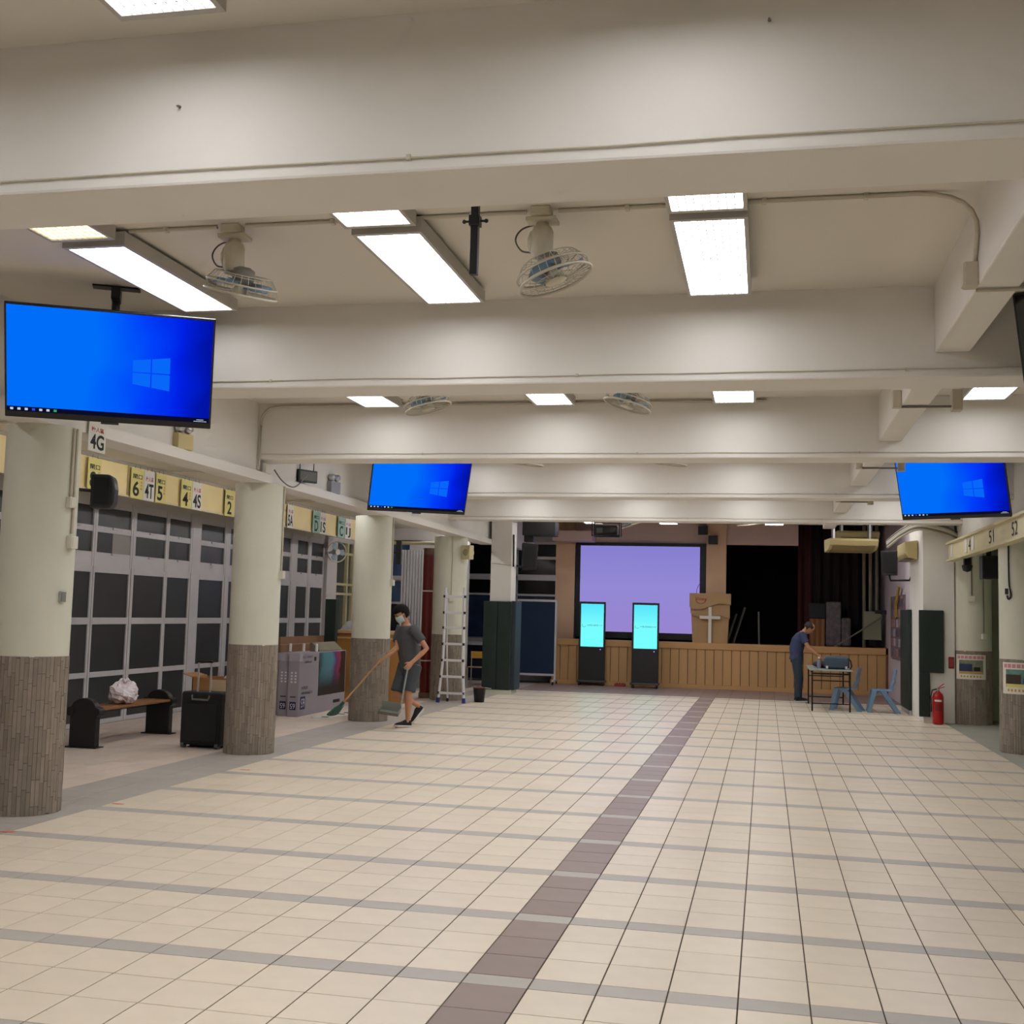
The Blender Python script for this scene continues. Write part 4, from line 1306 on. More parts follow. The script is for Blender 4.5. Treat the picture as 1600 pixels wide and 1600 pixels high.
# square column with green lockers, blue board, rear chair
t = thing('square_column', 'white square column with dark green padding round its base', 'column', (-4.2, 19.05, 0), kind='structure')
MB().box(-.23, .2, -.1, .35, 0, CE).build('shaft', M_WALL, t, bevel=.01)
MB().box(-.26, .26, -.2, .4, 0, .09).build('plinth', M_COLP, t)
MB().box(-.33, -.04, -.22, -.12, .09, 1.85).build('green_pad', M_GREEN, t, bevel=.012)
MB().box(-.035, .245, -.22, -.12, .09, 1.85).build('green_pad', M_GREEN, t, bevel=.012)
MB().box(.22, .32, -.12, .42, .09, 1.86).build('green_pad', mat('blue_green_padding', (42, 56, 66), .6), t, bevel=.012)
pipe('cable_line', [(-4.43, 18.94, 2.62), (-4.0, 18.94, 2.58)], .01, M_CONDUIT, 'thin cable across the square column', 'cable')
pipe('black_cable', [(-3.98, 19.0, 3.2), (-3.97, 18.98, 2.9), (-3.97, 19.0, 2.55)], .018, M_BLACK, 'black cable down the right side of the square column', 'cable')
t = thing('loudspeaker', 'dark grey loudspeaker on an arm right of the square column', 'loudspeaker', (-3.86, 20.1, 2.52), (0, 0, .25))
MB().prism([(-.17, 0), (.14, .02), (.17, .55), (-.17, .58)], -.14, .14).build('cabinet', mat('charcoal_cabinet', (25, 25, 24), .6), t, bevel=.015)
MB().box(-.13, .11, -.15, -.14, .06, .5).build('grille', mat('charcoal_grille', (22, 22, 21), .8), t)
MB().bar((-.14, 0, .06), (-.3, -.85, .06), .035).build('arm', M_BLACKM, t)
t = thing('pin_board', 'navy blue mobile pin board with a pale frame on castors', 'pin board', (-4.2, 22.8, 0))
MB().box(-.43, .43, -.015, .015, .24, 1.90).build('felt_panel', mat('navy_felt', (22, 42, 66), .9, var=.06), t)
for x in (-.45, .45):
    MB().box(x - .02, x + .02, -.025, .025, .1, 1.95).build('upright', M_ALU, t)
    MB().box(x - .02, x + .02, -.28, .28, .07, .11).build('foot', M_ALU, t)
    for y in (-.25, .25):
        MB().cyl((x - .015, y, .036), (x + .015, y, .036), .036, n=12).build('castor', M_BLACK, t)
MB().box(-.43, .43, -.02, .02, 1.90, 1.95).build('top_rail', M_ALU, t)
MB().box(-.43, .43, -.02, .02, .19, .24).build('bottom_rail', M_ALU, t)
t = thing('school_chair', 'yellow backed school chair behind the ladder', 'chair', (-5.05, 20.6, 0))
MB().box(-.2, .2, .16, .18, .62, .77).build('backrest', mat('yellow_ply', (190, 146, 50), .5), t, bevel=.01)
MB().box(-.2, .2, -.2, .18, .43, .45).build('seat', mat('brown_ply', (150, 112, 72), .5), t, bevel=.006)
for sx_ in (-.18, .18):
    MB().tube([(sx_, .16, .0), (sx_, .17, .76)], .012, 8).build('leg', M_STEEL, t)
    MB().tube([(sx_, -.18, .0), (sx_, -.16, .44)], .012, 8).build('leg', M_STEEL, t)
t = thing('dark_table', 'dark blue table edge behind the green padded column', 'table', (-5.25, 21.3, 0))
MB().box(-.6, .6, -.3, .3, .9, .96).build('table_top', mat('pale_edge_top', (150, 150, 156), .5), t)
for sx_ in (-.55, .55):
    MB().box(sx_ - .03, sx_ + .03, -.27, .27, 0, .9).build('side_leg', mat('navy_panel', (26, 40, 66), .6), t)
MB().box(-.52, .52, .2, .23, .15, .9).build('modesty_panel', mat('navy_panel', (26, 40, 66), .6), t)

# ------------------------------------------------------------------ ladder, bucket
M_LAD = mat('ladder_aluminium', (216, 216, 218), .4, metal=.1)
t = thing('step_ladder', 'silver telescopic step ladder leaning up by the round column', 'ladder', (-4.46, 16.35, 0))
zs = [.17, .46, .75, 1.04, 1.33, 1.60, 1.89]
hw = lambda z: .175 + max(0, .75 - z) / .75 * .05
for s_ in (-1, 1):
    MB().tube([(s_ * .235, -.08, .05), (s_ * .18, -.03, .75), (s_ * .175, .0, 2.05)], .026, 8).build('front_rail', M_LAD, t)
    MB().tube([(s_ * .15, .24, .04), (s_ * .165, .14, 1.0), (s_ * .165, .05, 1.95)], .018, 8).build('rear_rail', M_LAD, t)
    MB().cyl((s_ * .24, -.08, 0), (s_ * .235, -.08, .09), .034, .03, 12).build('foot', mat('blue_rubber', (40, 52, 130), .5), t)
    MB().cyl((s_ * .15, .24, 0), (s_ * .15, .24, .06), .022, n=10).build('rear_foot', M_BLACK, t)
for z in zs:
    y = -.08 + (z / .75) * .05 if z < .75 else -.03 + (z - .75) / 1.3 * .03
    w = hw(z)
    r = MB().box(-w, w, y - .035, y + .03, z - .02, z + .02).build('rung', M_LAD, t, bevel=.004)
    for s_ in (-1, 1):
        MB().box(s_ * (w + .012) - .02, s_ * (w + .012) + .02, y - .028, y + .028, z - .022, z + .022).build('rung_bracket', M_BLACK, r)
t = thing('bucket', 'black bucket with a reddish rag standing right of the ladder', 'bucket', (-4.05, 16.72, 0))
MB().lathe([(.001, 0), (.088, 0), (.115, .25), (.12, .26), (.11, .255), (.085, .02)], n=24).build('pail', M_BLACK, t)
MB().ball((0, 0, .24), (.10, .10, .045), 12).build('rag', mat('red_brown_rag', (130, 70, 54), .9), t)
MB().tube([(.10, 0, .26), (.16, -.02, .255), (.22, -.02, .25)], .012, 6).build('handle', mat('grey_handle2', (150, 146, 140), .5), t)

# ------------------------------------------------------------------ right side: pillar, pads, extinguisher, fascia
p = thing('wall_pillar', 'white square pillar with dark green pads on the right', 'pillar', (3.56, 16.45, 0), kind='structure')
MB().box(0, .50, 0, 1.85, 0, CE).build('shaft', M_WALL, p, bevel=.01)
t = thing('corner_pad', 'dark green L shaped pad on the front of the white pillar', 'pad', (3.49, 16.45, 0))
MB().box(.0, .17, -.06, -.005, .10, .82).build('lower_pad', M_GREEN, t, bevel=.01)
MB().box(.0, .39, -.06, -.005, .82, 1.85).build('upper_pad', M_GREEN, t, bevel=.01)
t = thing('corner_pad', 'narrow dark green pad on the side of the white pillar', 'pad', (3.50, 18.0, 0))
MB().box(0, .055, -.05, 1.25, .08, 1.87).build('pad', M_GREEN, t, bevel=.01)
MB().box(.01, .055, -.04, 1.24, .0, .08).build('pad_base', M_STEEL, t)
M_EXT = mat('extinguisher_red', (172, 20, 26), .3)
t = thing('fire_extinguisher', 'red fire extinguisher standing on the floor by the white pillar', 'extinguisher', (3.76, 16.22, 0))
MB().lathe([(.06, 0), (.085, .008), (.088, .03), (.088, .44), (.075, .49), (.04, .52), (.025, .54)], n=28).build('cylinder', M_EXT, t)
MB().cyl((0, 0, .54), (0, 0, .58), .022, n=12).build('valve', M_STEEL, t)
MB().bar((0, 0, .575), (.10, -.03, .61), .018, .012).bar((0, 0, .585), (.09, -.03, .66), .018, .012).build('lever', M_EXT, t)
MB().tube([(-.02, 0, .57), (-.09, -.01, .55), (-.115, -.02, .45), (-.105, -.02, .2)], .011, 8).build('hose', M_BLACK, t)
for (z0, z1, mm) in ((.37, .40, M_WPRINT), (.22, .33, mat('dark_red_print', (130, 26, 30), .5))):
    vs = [((.0895) * math.cos(a), .0895 * math.sin(a), z) for z in (z0, z1) for a in [-PI * .75 + i * PI * .06 for i in range(8)]]
    MB().add(vs, [(i, i + 1, i + 9, i + 8) for i in range(7)]).build('label_band', mm, t)
wallbox('notice_plate', 'small dark red notice plate between the pad and the round column', 'notice', (4.0, 16.44, .9), 0, (.09, .012, .19), mat('dark_red_plate', (122, 30, 34), .5), None, mat('red_plate_print', (150, 60, 60), .5))


def poster(cx, cy, R, a0, a1, z0, z1, label, seed):
    t = thing('poster', label, 'poster', (cx, cy, 0), group='column posters')

    def patch(u0, u1, v0, v1, r, name, m, par):
        n = 10
        aa = [a0 + (a1 - a0) * (u0 + (u1 - u0) * i / n) for i in range(n + 1)]
        zz = (z0 + (z1 - z0) * v0, z0 + (z1 - z0) * v1)
        vs = [(rr * math.cos(a), rr * math.sin(a), z) for rr in (r - .003, r) for z in zz for a in aa]
        k = n + 1
        fs = [(2 * k + i, 2 * k + i + 1, 3 * k + i + 1, 3 * k + i) for i in range(n)] + [(i + 1, i, k + i, k + i + 1) for i in range(n)]
        fs += [(i, i + 1, 2 * k + i + 1, 2 * k + i) for i in range(n)] + [(k + i + 1, k + i, 3 * k + i, 3 * k + i + 1) for i in range(n)]
        return MB().add(vs, fs).build(name, m, par)
    patch(0, 1, 0, 1, R + .010, 'sheet', mat('poster_paper', (224, 220, 204), .6), t)
    ph = patch(.12, .90, .22, .78, R + .012, 'photo_area', mat('poster_photo_%d' % seed, ((120, 124, 108), (96, 138, 130))[seed], .5, var=.35, vscale=12), t)
    patch(.12, .55, .32, .62, R + .014, 'photo_shape', mat('poster_dark_%d' % seed, ((30, 48, 84), (52, 40, 32))[seed], .5), ph)
    patch(.60, .80, .34, .50, R + .014, 'photo_shape', mat('poster_dark2_%d' % seed, ((26, 26, 24), (34, 70, 120))[seed], .5), ph)
    patch(.14, .88, .22, .32, R + .0135, 'photo_table', mat('poster_table_%d' % seed, ((190, 150, 84), (214, 206, 120))[seed], .5), ph)
    for k in range(7):
        u = .06 + k * .128
        patch(u, u + .10, .83, .95, R + .012, 'title_character', mat('pink_print', (206, 130, 150), .6), t)
        patch(.18 + k * .1, .18 + k * .1 + .05, .08, .15, R + .012, 'caption_character', mat('amber_print', (186, 140, 60), .6), t)


poster(4.35, 16.62, .31, -PI / 2 - 1.0, -PI / 2 + .55, .74, 1.14, 'poster with a blue object photo on the column by the extinguisher', 0)
poster(4.29, 12.3, .30, -PI / 2 - 1.15, -PI / 2 + .35, .76, 1.16, 'poster with a room photo on the column at the right edge', 1)
# fascia with marked numbers above the right columns
fa = thing('fascia', 'cream metal fascia with stuck numbers above the right columns', 'fascia', (3.9, 0, 2.66), kind='structure')
MB().box(.04, .10, -8.5, 16.3, .02, .29).build('web', M_CREAM2, fa)
MB().box(0, .14, -8.5, 16.3, -.01, .02).build('lower_flange', M_CREAM2, fa)
MB().box(0, .14, -8.5, 16.3, .27, .30).build('upper_flange', M_CREAM2, fa)
WEST = (PI / 2, 0, -PI / 2)
for y, s_ in ((12.5, '51'), (11.0, '52'), (14.2, '4'), (9.4, '53')):
    text('number_sticker', s_, .34 if len(s_) > 1 else .2, .17, M_INK, fa, (.036, y, .145), WEST)
for y in (13.9, 14.5, 15.9):
    MB().box(.03, .04, y - .09, y + .09, .05, .25).build('white_sticker', M_PAPER, fa)
tag(MB().box(4.06, 5.4, 17.4, 17.55, 0, CE).build('wall_right_end', mat('green_white_wall', (186, 192, 172), 0.7)), 'pale green wall behind the right columns facing the hall', 'wall', kind='structure')
tag(MB().box(4.1, 4.25, -8.6, 16.45, 2.96, CE).build('wall_right_upper', M_WALL), 'white upper wall above the cream fascia', 'wall', kind='structure')
t = thing('loudspeaker', 'black box loudspeaker under the cream fascia', 'loudspeaker', (4.2, 14.2, 2.30))
MB().box(-.11, .11, -.13, .13, 0, .34).build('cabinet', M_BLACK, t, bevel=.012)
MB().box(-.09, .09, -.135, -.13, .03, .31).build('grille', mat('black_grille', (10, 10, 10), .8), t)
MB().box(-.03, .03, -.03, .03, .34, .66).build('bracket', M_BLACKM, t)
t = thing('camera_dome', 'black camera fitting hanging under the fascia', 'camera', (4.06, 15.2, 2.52))
MB().lathe([(.001, -.08), (.06, -.06), (.08, 0), (.08, .03)], n=18).build('dome', M_BLACK, t)
MB().box(-.05, .05, -.05, .05, .03, .145).build('bracket', M_BLACKM, t)
pipe('column_conduit', [on_col(4.35, 16.62, .32, -1.72, 2.94), on_col(4.35, 16.62, .32, -1.72, 2.1)], .011, M_CABLE, 'grey conduit on the column by the extinguisher, left one')
wallbox('socket_box', 'cream socket box on the column by the extinguisher', 'socket', on_col(4.35, 16.62, .305, -1.72, 2.0), -1.72 + PI / 2, (.11, .05, .10), M_WHITEP)
pipe('column_conduit', [on_col(4.35, 16.62, .32, -1.12, 2.94), on_col(4.35, 16.62, .32, -1.12, 1.5)], .009, M_CABLE, 'grey conduit on the column by the extinguisher, right one')
wallbox('socket_box', 'small white lower socket on the column by the extinguisher', 'socket', on_col(4.35, 16.62, .305, -1.12, 1.39), -1.12 + PI / 2, (.08, .04, .1), M_WHITEP)
pc = [on_col(4.29, 12.3, .315, a, z) for a, z in ((-2.35, 2.92), (-2.35, 2.4), (-2.33, 2.15), (-2.25, 2.02), (-2.38, 1.97), (-2.45, 2.03))]
pipe('loose_cable', spline(pc), .010, M_BLACK, 'black power cord plugged in on the right edge column', 'cord')
wallbox('wall_socket', 'socket with a black plug on the right edge column', 'socket', on_col(4.29, 12.3, .295, -2.42, 2.02), -2.42 + PI / 2, (.07, .03, .10), M_WHITEP, None, M_BLACK)
t = thing('cable_bundle', 'bundle of pale cables crossing the top of the white pillar', 'cables')
for k in range(5):
    o = k * .03
    MB().tube(spline([(3.1, 17.5 + o, 2.95 + o), (3.3, 17.0, 3.12 + o), (3.5, 16.42 - o * .3, 3.19 + o), (3.9, 16.38 - o * .3, 3.11 + o), (4.09, 16.36, 3.02 + o)]), .02, 6).build('cable', (M_CONDUIT, M_CABLE, M_WHITEP)[k % 3], t)
pipe('coiled_cable', [(4.02 + .0 * i, 9.8 + .14 * math.cos(2 * PI * i / 16), 3.12 + .13 * math.sin(2 * PI * i / 16)) for i in range(33)], .022, M_BLACK, 'coiled black cable on the right upper wall', 'cable')
M_AC = M_BEIGE


def aircon(loc, rot, L, label):
    t = thing('air_conditioner', label, 'air conditioner', loc, (0, 0, rot), group='air conditioners')
    prof = [(-.36, .12), (-.30, .02), (-.15, -.06), (.30, -.10), (.34, .05), (.34, .16), (-.30, .16)]
    MB().prism(prof, -L / 2, L / 2).build('casing', M_AC, t, bevel=.012)
    MB().prism([(-.33, .015), (-.13, -.075), (.1, -.1), (.1, -.085), (-.13, -.055), (-.31, .03)], -L / 2 + .06, L / 2 - .06).build('air_flap', mat('ac_flap', (150, 134, 92), .5), t)
    MB().box(-.1, .1, -L / 2 + .1, -L / 2 + .14, .16, CE - loc[2]).build('hanger', M_STEEL, t)
    MB().box(-.1, .1, L / 2 - .14, L / 2 - .1, .16, CE - loc[2]).build('hanger', M_STEEL, t)


aircon((2.68, 20.4, 3.12), PI / 2 + .12, .95, 'beige ceiling air conditioner before the curtain, lower one')
aircon((2.86, 21.6, 3.36), PI / 2 + .12, .85, 'beige ceiling air conditioner before the curtain, upper one behind')
t = thing('air_conditioner', 'beige wall air conditioner on the side of the white pillar', 'air conditioner', (3.55, 17.6, 2.72), group='air conditioners')
MB().prism([(0, 0), (-.16, .03), (-.21, .10), (-.21, .30), (0, .33)], -.6, .6).build('casing', M_AC, t, bevel=.01)
MB().box(-.20, -.05, -.55, .55, .005, .02).build('air_outlet', mat('ac_outlet', (90, 80, 56), .5), t)
t = thing('loudspeaker', 'dark grey loudspeaker on an arm left of the white pillar', 'loudspeaker', (3.23, 18.5, 2.50), (0, 0, -.15))
MB().prism([(-.13, 0), (.14, 0), (.15, .44), (-.15, .44)], -.12, .12).build('cabinet', mat('charcoal_cabinet', (25, 25, 24), .6), t, bevel=.012)
MB().box(-.11, .11, -.13, -.12, .05, .4).build('grille', mat('charcoal_grille', (22, 22, 21), .8), t)
MB().tube([(0, 0, 0), (.02, 0, -.10), (.36, -.25, -.10), (.40, -.3, -.02)], .018, 8).build('arm', M_BLACKM, t)

# ------------------------------------------------------------------ folding table with bag, bottle, cloth; blue chairs
M_TLEG = mat('table_black_steel', (18, 18, 19), .45, metal=.3)
t = thing('folding_table', 'narrow grey topped table on a black steel frame near the stage', 'table', (2.17, 18.95, 0))
MB().box(-.38, .38, -1.0, 1.0, .725, .75).build('table_top', mat('grey_laminate', (150, 156, 148), .4), t, bevel=.005)
for sy_ in (-.95, .95):
    for sx_ in (-.33, .33):
        MB().box(sx_ - .014, sx_ + .014, sy_ - .014, sy_ + .014, 0, .725).build('leg', M_TLEG, t)
    MB().box(-.33, .33, sy_ - .01, sy_ + .01, .13, .15).build('cross_bar', M_TLEG, t)
    MB().box(-.33, .33, sy_ - .01, sy_ + .01, .54, .56).build('cross_bar', M_TLEG, t)
    MB().box(-.33, .33, sy_ - .01, sy_ + .01, .66, .69).build('apron_bar', M_TLEG, t)
for sx_ in (-.33, .33):
    MB().box(sx_ - .01, sx_ + .01, -.95, .95, .68, .70).build('side_bar', M_TLEG, t)
M_BAGB = mat('grey_blue_bag_cloth', (62, 76, 92), .8, var=.06, vscale=8)
t = thing('shoulder_bag', 'grey blue soft bag lying on the table', 'bag', (2.28, 18.35, .75))
MB().box(-.22, .22, -.12, .12, 0, .235).build('bag_body', M_BAGB, t, bevel=.06, seg=4)
MB().box(-.2, .2, -.125, -.11, .03, .16).build('front_pocket', M_BAGB, t, bevel=.01)
MB().tube([(.2, -.05, .2), (.25, -.05, .16), (.27, -.05, .06), (.24, -.05, .01)], .014, 6).build('strap', M_BLACK, t)
for x in (-.17, .17):
    MB().box(x - .02, x + .02, -.135, -.12, .01, .06).build('white_tab', M_WPRINT, t)
t = thing('water_bottle', 'clear water bottle with a white cap on the table', 'bottle', (1.97, 18.3, .75))
MB().lathe([(.001, 0), (.03, 0), (.033, .02), (.033, .13), (.022, .165), (.012, .175), (.012, .19)], n=18).build('bottle_body', mat('clear_bottle', (196, 208, 222), .1, trans=.6), t)
MB().cyl((0, 0, .19), (0, 0, .215), .016, n=14).build('cap', M_WPRINT, t)
MB().lathe([(.0345, .06), (.0345, .11)], n=18).build('label_band', mat('bottle_band', (150, 120, 140), .5), t)
t = thing('dark_cloth', 'dark bundle of cloth on the table under the man', 'cloth', (2.03, 18.9, .752))
MB().ball((0, 0, .06), (.16, .3, .06), 14).build('cloth_fold', mat('dark_navy_cloth', (34, 42, 52), .9), t)
MB().ball((.05, .1, .055), (.1, .14, .05), 12).build('cloth_top', mat('dark_navy_cloth', (34, 42, 52), .9), t)
M_CHB = mat('sky_blue_plastic', (112, 142, 172), .4, var=.04)


def blue_chair(loc, rot, label):
    t = thing('plastic_chair', label, 'chair', loc, rot, group='blue plastic chairs')
    MB().box(-.17, .19, -.18, .18, .385, .415).build('seat', M_CHB, t, bevel=.012, seg=3)
    prof = [(.15, .39), (.19, .40), (.22, .50), (.245, .56), (.24, .62), (.275, .78), (.25, .79), (.215, .63), (.22, .57), (.19, .51)]
    MB().prism(prof, -.17, .17).build('backrest', M_CHB, t, bevel=.01)
    for s_ in (-1, 1):
        y0, y1 = min(s_ * .13, s_ * .18), max(s_ * .13, s_ * .18)
        MB().prism([(-.17, .39), (-.08, .39), (-.18, 0), (-.25, 0)], y0, y1).build('front_leg', M_CHB, t, bevel=.006)
        MB().prism([(-.02, .39), (.08, .39), (.34, 0), (.25, 0)], y0, y1).build('rear_leg', M_CHB, t, bevel=.006)
    MB().box(-.12, .06, -.14, .14, .33, .385).build('under_rib', M_CHB, t)
    return t


blue_chair((3.06, 18.35, 0), 0.0, 'sky blue plastic chair standing free right of the table')
blue_chair((2.44, 18.5, 0), -.25, 'sky blue plastic chair pushed half under the table')
t = thing('floor_tape', 'orange tape strip on the floor at the left border, nearest', 'tape', (-4.2, 3.42, .002))
MB().box(-.05, .05, -.02, .02, 0, .001).build('strip', mat('orange_tape', (224, 132, 100), .6), t)
for k, (x, y) in enumerate(((-4.12, 4.72), (-4.05, 6.95))):
    d = dup(t, (x, y, .002), label='orange tape strip on the floor beside the %s' % ('nearest column', 'second column')[k])

# ------------------------------------------------------------------ corridor tube lamps, unseen, assumed and added to light the corridor
M_TUBE = glow('corridor_tube_glow', (0.97, 0.96, 1.0), 60.0)
for k, y in enumerate((2.2, 6.2, 8.9, 11.6, 14.4, 17.6, 20.0)):
    t = thing('assumed_tube_lamp', 'assumed unseen tube lamp on the corridor ceiling behind the ledge, %s from the front' % ('first', 'second', 'third', 'fourth', 'fifth', 'sixth', 'seventh')[k], 'lamp', (-5.25, y, 3.42), group='assumed corridor tube lamps')
    MB().box(-.05, .05, -.62, .62, -.045, 0).build('batten', M_WHITEP, t)
    MB().cyl((0, -.58, -.065), (0, .58, -.065), .019, n=8).build('tube', M_TUBE, t)
    for s_ in (-1, 1):
        MB().box(-.02, .02, s_ * .59 - .015, s_ * .59 + .015, -.09, -.045).build('end_holder', M_WHITEP, t)

# ------------------------------------------------------------------ people
M_SKIN = mat('skin', (186, 132, 100), .55, var=.04, vscale=20)
M_HAIR = mat('black_hair', (14, 12, 12), .8, bump=.4, bscale=90, spec=.25)
M_SOLE = mat('white_sole', (206, 206, 204), .6)
M_SHOE = mat('black_shoe_knit', (24, 25, 28), .8)


def remesh(o, v=.010, smooth=6, fac=.5):
    r = o.modifiers.new('remesh', 'REMESH')
    r.mode = 'VOXEL'
    r.voxel_size = v
    r.use_smooth_shade = True
    if smooth:
        s_ = o.modifiers.new('smooth', 'SMOOTH')
        s_.factor = fac
        s_.iterations = smooth
    return o


def V(*a):
    return Vector(a)


def hand(mb, wrist, d, nrm, curl, side):
    """palm and five fingers; d points along the hand, nrm out of the back of the hand, side: +1 / -1 for the thumb's side"""
    d, nrm = Vector(d).normalized(), Vector(nrm)
    nrm = (nrm - d * nrm.dot(d)).normalized()
    s_ = d.cross(nrm) * side
    w = Vector(wrist)
    mb.loft([(w - d * .02, s_ * .028, nrm * .02), (w + d * .02, s_ * .034, nrm * .018), (w + d * .06, s_ * .042, nrm * .016), (w + d * .092, s_ * .041, nrm * .013)], 10)
    for k, (o, L) in enumerate(((.030, .070), (.010, .080), (-.011, .074), (-.031, .056))):
        p = w + d * .085 + s_ * o
        q, dd = [p], d
        for seg in (.42, .32, .26):
            dd = (dd * math.cos(curl) - nrm * math.sin(curl)).normalized()
            p = p + dd * L * seg
            q.append(p)
            # turn the frame so that the finger keeps bending
        c1 = (d * math.cos(curl) - nrm * math.sin(curl))
        c2 = (d * math.cos(2 * curl) - nrm * math.sin(2 * curl))
        c3 = (d * math.cos(2.8 * curl) - nrm * math.sin(2.8 * curl))
        p = w + d * .085 + s_ * o
        q = [p - d * .01, p + c1 * L * .42, p + c1 * L * .42 + c2 * L * .32, p + c1 * L * .42 + c2 * L * .32 + c3 * L * .26]
        mb.tube(q, [.0105, .0098, .009, .0075], 7)
    t0 = w + d * .03 + s_ * .032
    t1 = t0 + (d * .7 + s_ * .6 - nrm * .3).normalized() * .036
    t2 = t1 + (d * .85 + s_ * .15 - nrm * .5).normalized() * .034
    mb.tube([t0 - d * .005 - s_ * .01, t1, t2], [.014, .0115, .009], 7)


def frame(o, right, fwd, up):
    return Matrix(((right.x, fwd.x, up.x, o.x), (right.y, fwd.y, up.y, o.y), (right.z, fwd.z, up.z, o.z), (0, 0, 0, 1)))


def person(label, loc, f, J, shirt, trousers, leg_len, skin_legs, hair_bald=False, mask=False, sleeve=.62, shoes=None):
    """J: joints in local coordinates; f: facing direction; builds one body mesh plus clothing parts"""
    f = Vector(f).normalized()
    l = V(-f.y, f.x, 0)
    r = -l
    t = thing('person', label, 'person', loc)
    hip, waist, chest, neck, head = J['hip'], J['waist'], J['chest'], J['neck'], J['head']
    tilt = J.get('tilt', 0)
    fh = (f * math.cos(tilt) - V(0, 0, 1) * math.sin(tilt)).normalized()
    uh = r.cross(fh).normalized()
    H = frame(head, r, fh, uh)
    up = (neck - hip).normalized()
    fd = (f - up * f.dot(up)).normalized()
    b = MB()
    b.loft([(hip - V(0, 0, .08), l * .12, fd * .09), (hip, l * .165, fd * .115), (waist, l * .15, fd * .115), (chest, l * .175, fd * .12), (chest + (neck - chest) * .65, l * .155, fd * .095), (neck, l * .06, fd * .06)], 16)
    b.tube([neck - up * .04, neck.lerp(head, .5), head - uh * .03], [.062, .054, .052], 12)
    b.ball((0, .005, .012), (.076, .098, .105), 18, T=H)
    b.ball((0, .028, -.062), (.055, .066, .062), 14, T=H)
    b.ball((0, .106, -.012), (.013, .018, .024), 8, T=H)
    b.ball((0, .098, -.062), (.024, .012, .010), 8, T=H)
    b.ball((0, .085, .028), (.055, .018, .012), 8, T=H)
    for s_ in (-1, 1):
        b.ball((s_ * .079, -.005, -.005), (.010, .02, .032), 8, T=H)
    for side, nm in ((l, 'L'), (r, 'R')):
        sh, el, wr = J['sh' + nm], J['el' + nm], J['wr' + nm]
        b.tube([chest.lerp(sh, .5), sh, sh.lerp(el, .5), el, el.lerp(wr, .35), wr], [.06, .054, .045, .038, .038, .025], 10)
        hd = J['hand' + nm]
        hand(b, wr, hd[0], hd[1], hd[2], hd[3])
        hp, kn, an = J['hp' + nm], J['kn' + nm], J['an' + nm]
        cdir = J.get('calf' + nm, -f)
        b.tube([hp + V(0, 0, .03), hp.lerp(kn, .4), kn.lerp(hp, .1), kn, kn.lerp(an, .32) + cdir * .012, kn.lerp(an, .75), an], [.092, .078, .058, .054, .055, .038, .035], 12)
        toe = J['toe' + nm]
        b.tube([an - V(0, 0, .02), an.lerp(toe, .4) - V(0, 0, .01), toe], [.036, .034, .024], 8)
    remesh(b.build('body', M_SKIN, t), .008, 5)
    # eyes
    for s_ in (-1, 1):
        MB().ball((s_ * .032, .092, .008), (.014, .008, .007), 8, T=H).build('eye', mat('dark_eye', (30, 24, 22), .3), t)
        MB().ball((s_ * .034, .096, .028), (.02, .006, .005), 8, T=H).build('eyebrow', M_HAIR, t)
    # hair
    n = 22
    vs, fs = [], []
    for i in range(13):
        th = PI * i / 12
        for k in range(n):
            ph = 2 * PI * k / n
            q_ = 1 + rnd.uniform(-.05, .06)
            vs.append((.085 * q_ * math.sin(th) * math.cos(ph), -.004 + .106 * q_ * math.sin(th) * math.sin(ph), .018 + .113 * q_ * math.cos(th)))
    for i in range(12):
        for k in range(n):
            q = (i * n + k, (i + 1) * n + k, (i + 1) * n + (k + 1) % n, i * n + (k + 1) % n)
            cy = sum(vs[a][1] for a in q) / 4
            cz = sum(vs[a][2] for a in q) / 4
            keep = (cz > .055 and cy < .10) or (cy < -.01 and cz > -.055) or (cy < .03 and cz > .02)
            if hair_bald:
                keep = cy < .0 and -.05 < cz < .10 or (cy < .05 and .01 < cz < .07)
            if keep:
                fs.append(q)
    h = MB().add(vs, fs, True, T=H).build('hair', M_HAIR if not hair_bald else mat('cropped_hair', (46, 38, 34), .8), t)
    so = h.modifiers.new('thick', 'SOLIDIFY')
    so.thickness = .010 if not hair_bald else .006
    so.offset = 1
    if mask:
        vs, fs = [], []
        for i in range(8):
            for k in range(13):
                a = -1.35 + 2.7 * k / 12
                z = .0 - .105 * i / 7
                bul = 1 + .10 * math.sin(PI * i / 7)
                vs.append((.083 * math.sin(a) * bul * (1 - .25 * (i / 7) ** 2), .016 + .095 * math.cos(a) * bul * (1 - .12 * (i / 7) ** 2), z))
        for i in range(7):
            for k in range(12):
                fs.append((i * 13 + k, i * 13 + k + 1, (i + 1) * 13 + k + 1, (i + 1) * 13 + k))
        mk = MB().add(vs, fs, True, T=H).build('face_mask', mat('pale_blue_mask', (186, 204, 206), .7), t)
        sm = mk.modifiers.new('thick', 'SOLIDIFY')
        sm.thickness = .006
        for s_ in (-1, 1):
            MB().tube([H @ V(s_ * .078, .04, -.012), H @ V(s_ * .086, .0, .012), H @ V(s_ * .084, -.02, .0)], .002, 4).build('ear_loop', M_PAPER, mk)
    # shirt
    c = MB()
    e = .016
    c.loft([(hip - up * .07, l * (.175 + e), fd * (.125 + e)), (hip + up * .02, l * (.172 + e), fd * (.122 + e)), (waist, l * (.160 + e), fd * (.128 + e)), (chest, l * (.182 + e), fd * (.125 + e)), (chest + (neck - chest) * .65, l * (.160 + e), fd * (.098 + e)), (neck - up * .015, l * .078, fd * .074)], 18)
    for nm in 'LR':
        sh, el = J['sh' + nm], J['el' + nm]
        c.tube([chest.lerp(sh, .4), sh, sh.lerp(el, sleeve * .6), sh.lerp(el, sleeve)], [.085, .074, .068, .070], 14)
